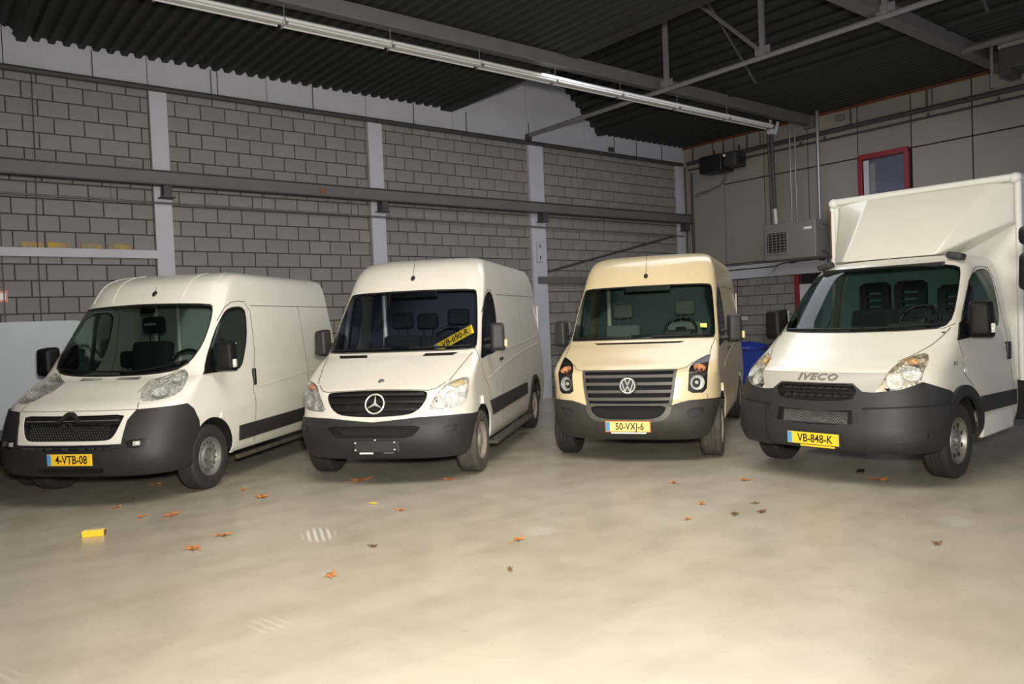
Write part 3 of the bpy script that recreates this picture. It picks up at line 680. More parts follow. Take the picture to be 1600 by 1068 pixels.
    bm = bmesh.new(); bar(bm, (-.62, 2.42, .6), (-.62, 2.42, 2.1), .03, 8); bar(bm, (-.30, 2.42, .6), (-.30, 2.42, 2.1), .02, 8); obj('bulkhead_rail', bm, M['white1'], root)
    obj('rear_view_mirror', B_((-.03, 1.45, 1.955), (.18, .03, .06), .01), M['black'], root)
    wipers(B, root, [((-.62, 1.475), (.08, 1.415)), ((.05, 1.405), (.70, 1.53))])
    antenna(B, root, .03, 2.47, .10)
    return root
# ---------------------------------------------------------------- van with three-pointed star
def build_van2():
    B = B2; root = vehicle('cargo_van', (3.8088, 7.2225, -0.8727), 'white high-roof van with round star badge and empty front plate bracket', 'van')
    R, wy = .345, .85; P = M['white2']
    ws = soften([(0, 1.575), (.43, 1.575), (.90, 1.585), (.985, 1.64), (.925, 2.11), (.878, 2.409), (.80, 2.440), (0, 2.456)], 1)
    win = soften([(1.36, 1.32), (1.20, 1.60), (1.13, 2.075), (1.269, 2.344), (1.44, 2.416), (1.638, 2.401), (1.835, 2.264), (2.001, 1.921), (2.10, 1.50), (1.95, 1.40), (1.6, 1.39)], 1)
    hl = soften([(.373, .552), (.442, .661), (.521, .774), (.602, .873), (.736, .939), (.92, .982), (1.034, .945), (1.083, .822), (1.007, .686), (.923, .603), (.763, .570), (.524, .556)], 1)
    gr = soften([(0, .792), (.329, .768), (.372, .740), (.364, .674), (.304, .581), (.219, .522), (.122, .503), (0, .491)], 1)
    sa = B.sd(wy-.43, .4)[0]
    bump = [(0, 0), (sa+.14, 0), (sa+.14, .2), (1.40, .45), (1.383, .464), (.838, .480), (.596, .478), (.302, .470), (.081, .440), (0, .424)]
    low = soften([(0, .384), (.330, .379), (.279, .304), (.225, .262), (0, .265)], 1)
    trim = [B.sd(1.24, .75), B.sd(2.0, .755), B.sd(3.5, .765), B.sd(3.60, .765), B.sd(3.62, .60), B.sd(2.0, .58), B.sd(1.25, .57)]
    regs = [dict(name='bumper', mat=M['bumper'], out=bump, off=.016), dict(name='grille', mat=M['void'], out=gr, off=-.06), dict(name='lower_intake', mat=M['void'], out=low, off=-.035),
        dict(name='window_gasket', mat=M['gasket'], out=grow(ws, .026), off=.001), dict(name='windshield', mat=M['glassblue'], out=ws, off=.003),
        dict(name='window_gasket', mat=M['gasket'], out=grow(win, .02), off=.001, split=True), dict(name='side_window', mat=M['glassblue'], out=win, off=.003, split=True),
        dict(name='headlight', mat=M['reflector'], out=hl, off=-.04, split=True, lens=True),
        dict(name='fog_cover', mat=M['trim'], out=soften([(.589, .371), (.782, .374), (.778, .328), (.691, .303), (.616, .308)], 1), off=-.004, split=True),
        dict(name='bonnet_vent', mat=M['void'], out=[(.17, 1.45), (.19, 1.515), (.60, 1.515), (.53, 1.45)], off=-.012, split=True),
        dict(name='side_trim', mat=M['trim'], out=trim, off=.016, split=True),
        dict(name='arch_lip', mat=P, out=arch_lip(B, wy, R, .41, .50, 88, -4), off=.02, split=True),
        dict(name='arch_lip', mat=M['trim'], out=arch_lip(B, 4.30, R, .41, .48, 180, 0), off=.02, split=True),
        dict(name=None, out=arch(B, wy, R, .41)), dict(name=None, out=arch(B, 4.30, R, .41))]
    o = shell(B, root, P, regs)
    for l, sg in zip(o['headlight'], (1, -1)):
        for s, v, r, m, nm in ((.52, .625, .062, M['bowl'], 'reflector_bowl'), (.70, .675, .075, M['bowl'], 'reflector_bowl'), (.90, .77, .045, M['bowl'], 'reflector_bowl')): dish(B, l, None, sg*s, v, r, -.022, m, nm)
        bm = bmesh.new(); put(obj('indicator', B_((0, 0, 0), (.15, .055, .02), .012, 3), M['pale_amber'] if sg > 0 else M['amber'], None, smooth=50), frame_at(B, sg*.80, .885, -.018) @ Matrix.Rotation(sg*.35, 4, 'Z'), l)
    g = o['grille'][0]
    for v, s in ((.735, .34), (.655, .335), (.575, .275)): fbar(B, g, 'grille_slat', [(0, v), (s, v-.006)], .038, -.035, -.004, M['black'], smooth=30)
    for v, ww in ((.615, .7), (.535, .48)):
        bm = bmesh.new(); honeycomb(bm, ww, .05, .012, .0022, .01); put(obj('grille_mesh', bm, M['trim'], None), frame_at(B, 0, v, -.035), g)
    bm = bmesh.new(); honeycomb(bm, .86, .075, .013, .0024, .01, inside=lambda x, y: abs(x) < .37 + y); put(obj('intake_mesh', bm, M['trim'], None), frame_at(B, 0, .325, -.02), o['lower_intake'][0])
    f = frame_at(B, 0, .631, .012); bm = bmesh.new(); R0 = .103
    tube(bm, [(R0*math.cos(2*PI*k/40), R0*math.sin(2*PI*k/40), 0) for k in range(41)], .0095, 8)
    for k in range(3):
        a = PI/2 + 2*PI*k/3; c, s = math.cos(a), math.sin(a); L = R0*.98; hw = .017
        A = [bm.verts.new(v) for v in ((L*c, L*s, 0), (hw*math.cos(a+PI/3), hw*math.sin(a+PI/3), 0), (hw*math.cos(a-PI/3), hw*math.sin(a-PI/3), 0), (0, 0, .016))]
        bm.faces.new((A[0], A[1], A[3])); bm.faces.new((A[0], A[3], A[2])); bm.faces.new((A[0], A[2], A[1]))
    put(obj('star_badge', bm, M['chrome'], None, smooth=40), f, root)
    bm = bmesh.new(); lathe(bm, [(.0, .036), (.006, .032), (.008, .001)], 20, 'z'); put(obj('bonnet_badge', bm, M['steel'], None, smooth=40), frame_at(B, 0, .951, .0), root)
    # bare plate bracket with four bolts and two pale strips
    br = obj('plate_bracket', B_((.05, .005, .42), (.50, .02, .115), .008), M['trim'], root)
    bm = bmesh.new()
    for x, z in ((-.18, .46), (.25, .465), (-.18, .385), (.25, .39), (.04, .49)): box(bm, (x, -.008, z), (.016, .008, .012))
    obj('bracket_bolt', bm, M['paper'], br); obj('bracket_strip', B_((-.06, -.008, .352), (.15, .008, .016)), M['paper'], br); obj('bracket_strip', B_((.185, -.008, .355), (.11, .008, .010)), M['galv'], br)
    G = [B.sd(1.92, 2.06), B.sd(2.05, 1.95), B.sd(2.12, 1.6), B.sd(2.14, 1.2), B.sd(2.0, .8), B.sd(1.98, .40)]
    ribbon(B, root, 'panel_gap', [G, [(1.10, 2.10), (1.22, 2.38), (1.40, 2.465), (1.62, 2.455), B.sd(2.05, 2.0)], [B.sd(3.6, .40), B.sd(3.62, 1.2), B.sd(3.6, 2.0)], [B.sd(2.25, 2.02), B.sd(5.0, 2.05)],
        [(0, .80), (.38, .772), (.46, .79), (.58, .90)], [(.62, .92), (.72, 1.15), (.86, 1.42), (.97, 1.60)], [(0, 1.555), (.95, 1.57), (1.30, 1.30)], [B.sd(1.02, 1.20), B.sd(1.2, .95), B.sd(1.30, .75)]], .009, .002, M['seam'])
    ribbon(B, root, 'body_crease', [[B.sd(1.3, 1.0), B.sd(2.2, 1.12), B.sd(3.5, 1.22), B.sd(5.0, 1.30)], [B.sd(2.2, 1.30), B.sd(5.0, 1.42)]], .02, .006, P)
    for sg in (1, -1):
        obj('door_handle', B_((sg*.975, 2.0, 1.20), (.03, .12, .035), .010, 3), M['black'], root, smooth=50)
        side_mirror(root, sg, (1.10, 1.28, 1.49), (.19, .15, .34), M['mirror'], .95, M['pale_amber'] if sg > 0 else None, lean=.3)
        st = obj('side_step', B_((sg*.98, 2.55, .25), (.13, 2.5, .035), .012), M['sill'], root)
        obj('tail_corner_trim', B_((sg*.90, 5.17, .72), (.12, .10, .46), .03, 3), M['trim'], root, smooth=50)
        obj('tail_lamp_edge', B_((sg*.925, 5.12, 1.62), (.02, .03, .55), .008), M['box'], root)
    chassis(B, root, (wy, 4.30), R, 5.0)
    for sg in (1, -1):
        wheel(root, sg*.865, wy, R, .235, 'cover', M['tyredirty'] if sg > 0 else M['tyre'], M['dirtyrim']); wheel(root, sg*.865, 4.30, R, .235, 'cover', M['tyre'], M['dirtyrim'])
    interior(B, root, M['bulk2'], M['dash'], .93, 1.40, [(.46, 1.85, 1.56), (-.28, 1.85, 1.54), (.02, 1.95, 1.52)], M['seat'], 'plain', 2.3)
    bm = bmesh.new(); bar(bm, (-.66, 2.27, .8), (-.66, 2.27, 2.2), .035, 8); obj('bulkhead_rail', bm, M['white2'], root)
    obj('sensor_band', B_((.02, 1.50, 2.045), (.62, .04, .10), .02, 3), M['black'], root)
    obj('paper_slip', B_((-.42, 1.08, 1.395), (.16, .06, .015), .004), M['paper'], root)
    wipers(B, root, [((-.78, 1.60), (-.02, 1.60)), ((.05, 1.60), (.82, 1.61))])
    antenna(B, root, .0, 2.67, .36)
    # loose plate standing tilted behind the glass, leaning on the dashboard
    rt = Matrix.Rotation(math.radians(-31), 4, 'Y')
    p = empty('loose_number_plate', (0, 0, 0)); tag(p, 'yellow number plate VB-690-R propped tilted behind the windshield of the star-badge van', 'number plate')
    mt = root.matrix_world if False else Matrix.Translation((3.8088, 7.2225, 0)) @ Matrix.Rotation(-0.8727, 4, 'Z')
    p.matrix_world = mt @ Matrix.Translation((.60, 1.165, 1.485)) @ Matrix.Rotation(math.radians(-26), 4, 'Y') @ Matrix.Rotation(PI/2 - .60, 4, 'X')
    obj('plate_sheet', B_((0, 0, 0), (.52, .125, .006), .002), M['plate'], p); obj('blue_strip', B_((-.238, 0, .004), (.035, .11, .003)), M['euro'], p)
    text('plate_characters', 'VB-690-R', .118, M['ink'], p, (.018, -.002, .0045), (0, 0, 0), .001, sx=.78, bold=.0015)
    return root
# ---------------------------------------------------------------- cream van with round letter badge
def build_van3():
    B = B3; root = vehicle('high_roof_van', (6.4025, 6.0396, -1.0175), 'cream high-roof van with slatted grille, round letter badge and plate 50-VXJ-6, third from left', 'van')
    R, wy = .345, .70; P = M['cream']
    ws = soften([(0, 1.645), (.45, 1.645), (.93, 1.635), (.985, 1.70), (.975, 2.10), (.955, 2.42), (.87, 2.470), (0, 2.480)], 1)
    win = soften([(1.36, 1.38), (1.22, 1.62), (1.15, 2.05), (1.30, 2.36), (1.50, 2.43), (1.72, 2.415), (1.95, 2.30), (2.15, 2.0), (2.22, 1.55), (2.05, 1.46), (1.65, 1.44)], 1)
    hl = soften([(.90, 1.215), (.80, 1.19), (.664, 1.117), (.574, 1.032), (.514, .897), (.499, .71), (.479, .569), (.776, .567), (.825, .751), (.86, 1.0)], 1)
    grf = [(0, .856), (.361, .858), (.330, .64), (.293, .437), (0, .431)]; gri = soften([(0, .838), (.325, .840), (.298, .64), (.262, .452), (0, .446)], 0)
    lip = soften([(0, .431), (.30, .434), (.280, .34), (.24, .285), (.17, .252), (0, .245)], 1)
    low = soften([(0, .427), (.245, .424), (.226, .355), (.177, .302), (.109, .283), (0, .279)], 1)
    sa = B.sd(wy-.43, .4)[0]
    bump = [(0, 0), (sa+.16, 0), (sa+.16, .2), (1.34, .46), (1.30, .486), (.781, .496), (.501, .490), (.40, .465), (.294, .430), (0, .430)]
    regs = [dict(name='bumper', mat=M['bumper3'], out=bump, off=.016), dict(name='intake_lip', mat=M['frame3'], out=lip, off=.024), dict(name='lower_intake', mat=M['void'], out=low, off=-.03),
        dict(name='grille_frame', mat=M['frame3'], out=grf, off=.014), dict(name='grille', mat=M['void'], out=gri, off=-.05),
        dict(name='window_gasket', mat=M['gasket'], out=grow(ws, .024), off=.001), dict(name='windshield', mat=M['glass'], out=ws, off=.003),
        dict(name='window_gasket', mat=M['gasket'], out=grow(win, .02), off=.001, split=True), dict(name='side_window', mat=M['glass'], out=win, off=.003, split=True),
        dict(name='headlight', mat=M['trim'], out=hl, off=-.04, split=True, lens=True),
        dict(name='fog_cover', mat=M['trim'], out=soften([(.451, .392), (.726, .4), (.687, .3), (.481, .276)], 1), off=-.004, split=True),
        dict(name='bonnet_vent', mat=M['void'], out=[(0, 1.565), (.40, 1.565), (.33, 1.52), (0, 1.52)], off=-.012),
        dict(name='arch_lip', mat=P, out=arch_lip(B, wy, R, .41, .50, 88, -4), off=.02, split=True),
        dict(name=None, out=arch(B, wy, R, .41)), dict(name=None, out=arch(B, 4.05, R, .41))]
    o = shell(B, root, P, regs)
    for l, sg in zip(o['headlight'], (1, -1)):
        dish(B, l, None, sg*.632, .68, .082, -.020, M['bowl']); dish(B, l, None, sg*.672, .905, .068, -.020, M['amber'], 'indicator')
    g = o['grille'][0]
    for v, s in ((.765, .325), (.68, .315), (.595, .30), (.51, .285)): fbar(B, g, 'grille_slat', [(0, v), (s, v)], .042, -.04, .008, M['frame3'], smooth=30)
    bm = bmesh.new(); honeycomb(bm, .78, .11, .012, .0022, .01, inside=lambda x, y: abs(x) < .38 + y*1.5); put(obj('intake_mesh', bm, M['trim'], None), frame_at(B, 0, .35, -.02), o['lower_intake'][0])
    f = frame_at(B, 0, .66, .018); bm = bmesh.new(); lathe(bm, [(.0, .105), (.012, .102), (.012, .001)], 36, 'z'); bd = put(obj('round_badge', bm, M['trim'], None, smooth=30), f, root)
    bm = bmesh.new(); R0 = .083; tube(bm, [(R0*math.cos(2*PI*k/36), R0*math.sin(2*PI*k/36), .018) for k in range(37)], .0075, 8)
    def stroke(pts):
        for a, b in zip(pts[:-1], pts[1:]): bar(bm, (a[0], a[1], .018), (b[0], b[1], .018), .0075, 6)
    stroke([(-.033, .074), (0, .008), (.033, .074)]); stroke([(-.066, .048), (-.030, -.070), (0, -.004), (.030, -.070), (.066, .048)])
    obj('badge_letters', bm, M['chrome'], bd, smooth=40)
    G = [B.sd(2.0, 2.06), B.sd(2.15, 1.95), B.sd(2.25, 1.6), B.sd(2.26, 1.2), B.sd(2.1, .8), B.sd(2.05, .40)]
    ribbon(B, root, 'panel_gap', [G, [(1.12, 2.10), (1.24, 2.40), (1.45, 2.48), (1.72, 2.47), B.sd(2.15, 2.0)], [B.sd(3.4, .40), B.sd(3.45, 1.2), B.sd(3.42, 2.0)], [B.sd(2.3, 2.02), B.sd(4.7, 2.05)],
        [(0, .862), (.365, .864), (.47, .90), (.56, 1.03)], [(0, 1.63), (.96, 1.62), (1.25, 1.42)], [(.87, 1.22), (.90, 1.40), (1.0, 1.60)], [(.78, .56), (.80, .50)]], .008, .002, M['seam'])
    ribbon(B, root, 'body_crease', [[B.sd(1.3, 1.0), B.sd(2.2, 1.12), B.sd(3.5, 1.22), B.sd(4.7, 1.30)]], .02, .006, P)
    for sg in (1, -1):
        obj('door_handle', B_((sg*.975, 2.1, 1.20), (.03, .12, .035), .010, 3), M['black'], root, smooth=50)
        side_mirror(root, sg, (1.11, 1.30, 1.47), (.19, .15, .36), M['mirror'], .95, M['pale_amber'] if sg > 0 else None, lean=.3)
        obj('tail_lamp_edge', B_((sg*.91, 4.80, 1.75), (.02, .03, .45), .008), M['box'], root)
    number_plate(root, .0, .50, .112, '50-VXJ-6', M['plate3'], -.012, .425, border=M['inkred'])
    obj('plate_strip', B_((.01, -.014, .354), (.40, .012, .016), .003), M['paper'], root)
    chassis(B, root, (wy, 4.05), R, 4.8)
    for sg in (1, -1):
        wheel(root, sg*.865, wy, R, .235, 'cover', M['tyredirty'] if sg > 0 else M['tyre'], M['dirtyrim']); wheel(root, sg*.865, 4.05, R, .235, 'cover', M['tyre'], M['dirtyrim'])
    interior(B, root, M['bulk3'], M['dash2'], .92, 1.40, [(.42, 1.95, 1.57), (-.42, 1.95, 1.55)], M['seatgrey'], 'plain', 2.4)
    bm = bmesh.new(); bar(bm, (-.70, 2.37, .8), (-.70, 2.37, 2.2), .03, 8); obj('bulkhead_rail', bm, M['white2'], root)
    obj('sensor_band', B_((.02, 1.47, 2.03), (.60, .04, .11), .02, 3), M['black'], root)
    obj('windshield_sticker', B_((.76, 1.06, 1.52), (.08, .006, .05)), M['hivis'], root, rot=None)
    obj('paper_slip', B_((-.60, 1.12, 1.405), (.20, .05, .012), .004), M['paper'], root)
    wipers(B, root, [((-.80, 1.66), (-.04, 1.66)), ((.05, 1.66), (.85, 1.67))])
    antenna(B, root, .0, 2.66, .36)
    return root
# ---------------------------------------------------------------- box truck (right)
def build_truck():
    B = B4; root = vehicle('box_truck', (6.7895, 4.0389, -1.5184), 'white box truck with roof fairing, grey nose lettering and plate VB-848-K', 'truck')
    R, wy = .36, 1.0; P = M['white4']
    ws = soften([(0, 1.571), (.40, 1.580), (.80, 1.625), (.925, 1.76), (.93, 2.08), (.915, 2.37), (.88, 2.49), (.45, 2.55), (0, 2.562)], 1)
    win = soften([(1.19, 1.36), (1.125, 1.668), (1.164, 2.213), (1.292, 2.40), (1.75, 2.44), (2.25, 2.42), (2.45, 2.25), (2.56, 1.80), (2.50, 1.60), (2.3, 1.555), (1.75, 1.50)], 1)
    hl = soften([(.353, .593), (.432, .741), (.482, .983), (.612, 1.103), (.742, 1.140), (.815, .98), (.824, .704), (.745, .652), (.615, .627), (.498, .605)], 1)
    up = soften([(0, .650), (.171, .657), (.215, .601), (.178, .505), (0, .490)], 1)
    low = [(0, .398), (.182, .415), (.195, .287), (0, .262)]
    sa = B.sd(wy-.46, .4)[0]
    bump = [(0, 0), (sa+.2, 0), (sa+.2, .2), (1.26, .56), (1.212, .583), (.98, .64), (.815, .677), (.583, .613), (.333, .585), (.25, .591), (.18, .665), (0, .663)]
    bump2 = [(0, .30), (.10, .18), (0, .18)]
    lowb = soften([(.30, .43), (.70, .455), (1.24, .460), (1.30, .30), (1.30, .05), (.30, .02)], 0)
    flare = arch_lip(B, wy, R, .43, .53, 150, -8)
    trim = [B.sd(1.47, .74), B.sd(2.55, .72), B.sd(2.55, .56), B.sd(1.47, .58)]
    regs = [dict(name='grille_panel', mat=M['silver'], out=[(0, .655), (.18, .655), (.25, .585), (.333, .580), (.355, .60), (.44, .777), (0, .773)], off=.004), dict(name='bumper', mat=M['bumper'], out=bump, off=.016), dict(name='bumper_corner', mat=M['bumper'], out=lowb, off=.035, split=True),
        dict(name='grille', mat=M['void'], out=up, off=-.05), dict(name='lower_intake', mat=M['void'], out=low, off=-.04),
        dict(name='window_gasket', mat=M['gasket'], out=grow(ws, .024), off=.001), dict(name='windshield', mat=M['glass'], out=ws, off=.003),
        dict(name='window_gasket', mat=M['gasket'], out=grow(win, .02), off=.001, split=True), dict(name='side_window', mat=M['glass'], out=win, off=.003, split=True),
        dict(name='headlight', mat=M['reflector4'], out=hl, off=-.045, split=True, lens=True),
        dict(name='side_trim', mat=M['trim'], out=trim, off=.014, split=True), dict(name='arch_flare', mat=M['bumper'], out=flare, off=.03, split=True),
        dict(name='fog_recess', mat=M['trim'], out=soften([(.515, .218), (.888, .262), (.933, .166), (.578, .118)], 1), off=.022, split=True),
        dict(name='mirror_mount', mat=M['mirrorblk'], out=[(1.14, 1.34), (1.45, 1.40), (1.50, 1.60), (1.30, 1.80), (1.08, 1.66)], off=.02, split=True),
        dict(name=None, out=arch(B, wy, R, .43))]
    o = shell(B, root, P, regs)
    for l, sg in zip(o['headlight'], (1, -1)):
        dish(B, l, None, sg*.52, .69, .075, -.022, M['bowl']); dish(B, l, None, sg*.68, .78, .085, -.022, M['bowl']); dish(B, l, None, sg*.62, 1.00, .05, -.022, M['pale_amber'], 'indicator')
    g = o['grille'][0]
    for v in (.645, .575, .505): fbar(B, g, 'grille_slat', [(0, v), (.175 if v != .575 else .205, v)], .014, -.035, .004, M['black'])
    bm = bmesh.new()
    for row, z0 in ((0, .015), (1, -.055)):
        for k in range(-4, 5):
            x = k*.082 + (.02 if row else 0); bar(bm, (x, z0, 0), (x-.018 if row == 0 else x+.018, z0+.055, 0), .0055, 4)
    put(obj('grille_lattice', bm, M['black'], None), frame_at(B, 0, .575, -.012), g)
    for k in range(-4, 4):
        for row in (0, 1):
            put(obj('grille_fin', B_((0, 0, 0), (.055, .012, .012), .003), M['steel'] if False else M['trim'], None), frame_at(B, 0, .575, -.02) @ Matrix.Translation((k*.082+.04, .042 - row*.072, 0)), g)
    bm = bmesh.new(); honeycomb(bm, .64, .115, .009, .0019, .01); put(obj('intake_mesh', bm, M['steel'], None), frame_at(B, 0, .34, -.02), o['lower_intake'][0])
    # raised lettering, one mesh per word
    f = frame_at(B, 0, .712, .004) @ Matrix.Translation((-.0, .01, 0)); t = text('brand_lettering', 'IVECO', .098, M['letter'], root, (0, 0, 0), (0, 0, 0), .004, sx=1.25, bold=.0035, shear=.22, space=1.16); t.matrix_local = f
    t2 = text('brand_lettering_edge', 'IVECO', .098, M['chrome'], root, (0, 0, 0), (0, 0, 0), .001, sx=1.25, bold=.006, shear=.22, space=1.16); t2.matrix_local = f @ Matrix.Translation((-.003, .003, -.004))
    ribbon(B, root, 'panel_gap', [[(0, .775), (.20, .776), (.44, .779)], [(.47, .98), (.60, 1.12), (.75, 1.30), (.93, 1.60)], [(0, 1.545), (.80, 1.59), (1.0, 1.66)],
        [(1.13, 1.70), B.sd(1.10, 1.31), B.sd(1.09, 1.0), B.sd(1.30, .86)], [(1.13, 1.70), (1.16, 2.25), (1.30, 2.475), (1.75, 2.50), (2.30, 2.48), (2.53, 2.30), B.sd(2.46, 1.5), B.sd(2.48, 1.1), B.sd(2.45, .40)],
        [(.353, .585), (.30, .44), (.28, .30)], [(.24, .595), (.22, .44), (.30, .26), (.32, .05)]], .008, .002, M['seam'])
    for s_ in (1, -1): ribbon(B, root, 'bumper_groove', [[(.26, .437), (.70, .458), (1.25, .462)]], .014, .038, M['void'], sides=(s_,))
    ribbon(B, root, 'body_crease', [[B.sd(.95, 1.10), B.sd(1.5, 1.16), B.sd(2.4, 1.20)]], .02, .006, P)
    for sg in (1, -1):
        obj('door_handle', B_((sg*.985, 2.43, 1.14), (.035, .10, .19), .014, 3), M['black'], root, smooth=50)
        obj('roof_vent_pod', B_((sg*.70, 1.83, 2.155), (.16, .14, .07), .025, 3, Matrix.Rotation(sg*.25, 3, 'Y')), M['trim'], root, smooth=50)
        side_mirror(root, sg, (1.07, 1.33, 1.50), (.24, .19, .38), M['mirrorblk'], .93, M['reflector'] if sg > 0 else None, lean=.2)
        obj('step_panel', B_((sg*.985, 1.98, .43), (.06, .95, .22), .03, 3), M['box'], root, smooth=50)
        p = B.P(*B.sd(1.18, 1.03)); obj('side_repeater', B_((sg*(p[0]+.004), 1.14, 1.02), (.012, .06, .03), .004), M['paper'], root)
        tx = text('side_badge', '35 C', .055, M['trim'], root, (sg*(B.P(*B.sd(.92, 1.10))[0]+.002), .92, 1.10), (PI/2, 0, PI/2 if sg > 0 else -PI/2), .001)
    number_plate(root, .01, .515, .112, 'VB-848-K', M['plate'], .028, .425, border=M['bumper'])
    obj('plate_strip', B_((.06, .022, .355), (.34, .014, .016), .003), M['plate'], root)
    bm = bmesh.new(); bar(bm, (.15, .75, .26), (.70, .85, .28), .022, 8); bar(bm, (.30, .72, .26), (.36, .72, .26), .045, 8); bar(bm, (-.5, .75, .27), (.15, .75, .26), .018, 8)
    box(bm, (.36, .72, .28), (.07, .06, .06), bevel=.01); obj('steering_linkage', bm, M['steel'], root, smooth=40)
    # cab underside, axles, rear wheels
    bm = bmesh.new(); box(bm, (0, .32, .66), (1.30, .16, .5)); box(bm, (-.42, 3.4, .55), (.10, 5.2, .18)); box(bm, (.42, 3.4, .55), (.10, 5.2, .18))
    for y in (wy, 5.0): bar(bm, (-.70, y, R), (.70, y, R), .05, 8)
    obj('chassis', bm, M['black'], root)
    for sg in (1, -1):
        bm = bmesh.new(); Ra = .46; r1 = []; r2 = []
        for k in range(17):
            a = PI*k/16; yy = wy - Ra*math.cos(a); zz = R + Ra*math.sin(a); fq = min(1, max(0, (yy - .1)/.9)); r1.append(bm.verts.new((sg*.55, yy, zz))); r2.append(bm.verts.new((sg*.97*(.88 + .12*fq), yy, zz)))
        for i in range(16): bm.faces.new((r1[i], r1[i+1], r2[i+1], r2[i]))
        bm.faces.new(r1[:]); obj('wheel_liner', bm, M['void'], root)
        wheel(root, sg*.865, wy, R, .225, 'slots', M['tyre'], M['steel']); wheel(root, sg*.865, 5.0, R, .225, 'slots', M['tyre'], M['steel']); wheel(root, sg*.62, 5.0, R, .225, 'slots', M['tyre'], M['steel'])
        obj('mudguard', B_((sg*.93, 3.05, .58), (.26, .06, .50), .02), M['black'], root)
    # box body: front bulkhead, sides, roof with rounded aluminium rails
    y0, y1, hw, zt, zb = 2.72, 7.0, 1.04, 3.02, .80
    bm = bmesh.new(); box(bm, (0, (y0+y1)/2, (zt+zb)/2), (2*hw, y1-y0, zt-zb), bevel=.012, seg=1); bx = obj('cargo_box', bm, M['box'], root)
    for sg in (1, -1):
        bm = bmesh.new(); bar(bm, (sg*(hw-.02), y0-.01, zt-.02), (sg*(hw-.02), y1, zt-.02), .05, 12); obj('edge_rail', bm, M['box'], bx, smooth=50)
        bm = bmesh.new(); bar(bm, (sg*(hw-.01), y0, zb), (sg*(hw-.01), y0, zt-.06), .035, 10); obj('corner_post', bm, M['box'], bx, smooth=50)
        bm = bmesh.new(); bmesh.ops.create_uvsphere(bm, u_segments=16, v_segments=10, radius=.062); obj('corner_cap', bm, M['box'], bx, (sg*(hw-.03), y0-.01, zt-.03), smooth=60)
    bm = bmesh.new(); bar(bm, (-hw+.03, y0-.01, zt-.02), (hw-.03, y0-.01, zt-.02), .045, 12); obj('edge_rail', bm, M['box'], bx, smooth=50)
    obj('marker_strip', B_((-hw-.01, y0-.02, 2.6), (.02, .03, .6), .004), M['rust'], bx)
    # roof fairing: faceted hood from cab roof up to the top of the box
    bm = bmesh.new()
    low_ = [(-.93, 2.68, 2.21), (-.88, 2.42, 2.20), (-.62, 2.06, 2.20), (.42, 2.06, 2.20), (1.00, 2.66, 2.52)]
    top_ = [(-.95, 2.69, 2.93), (-.90, 2.66, 2.95), (-.50, 2.56, 2.965), (.80, 2.58, 2.965), (1.00, 2.66, 2.93)]
    bk = [(-.95, 2.71, 2.93), (-.90, 2.71, 2.95), (-.50, 2.71, 2.965), (.80, 2.71, 2.965), (1.00, 2.71, 2.93)]
    bl = [(-.93, 2.71, 2.20), (-.88, 2.71, 2.20), (-.62, 2.71, 2.20), (.42, 2.71, 2.20), (1.00, 2.71, 2.50)]
    rows = [[bm.verts.new(p) for p in r] for r in (bl, low_, top_, bk)]
    for a, b in zip(rows[:-1], rows[1:]):
        for i in range(4): bm.faces.new((a[i], a[i+1], b[i+1], b[i]))
    for i in (0, 4): bm.faces.new([r[i] for r in rows])
    bmesh.ops.recalc_face_normals(bm, faces=bm.faces[:])
    bmesh.ops.bevel(bm, geom=[e for e in bm.edges if len(e.link_faces) == 2], offset=.028, segments=3, affect='EDGES', profile=.6)
    obj('roof_fairing', bm, P, root, smooth=35)
    interior(B, root, M['bulk4'], M['dash2'], .95, 1.43, [(.62, 1.95, 1.56), (.17, 1.95, 1.63), (-.22, 1.95, 1.63)], M['seat'], 'holes', 2.52, zt=2.12)
    obj('sun_visor_band', B_((.0, 1.66, 2.075), (1.3, .03, .05), .01), M['black'], root)
    wipers(B, root, [((-.75, 1.62), (.02, 1.60)), ((.05, 1.60), (.82, 1.66))])
    return root
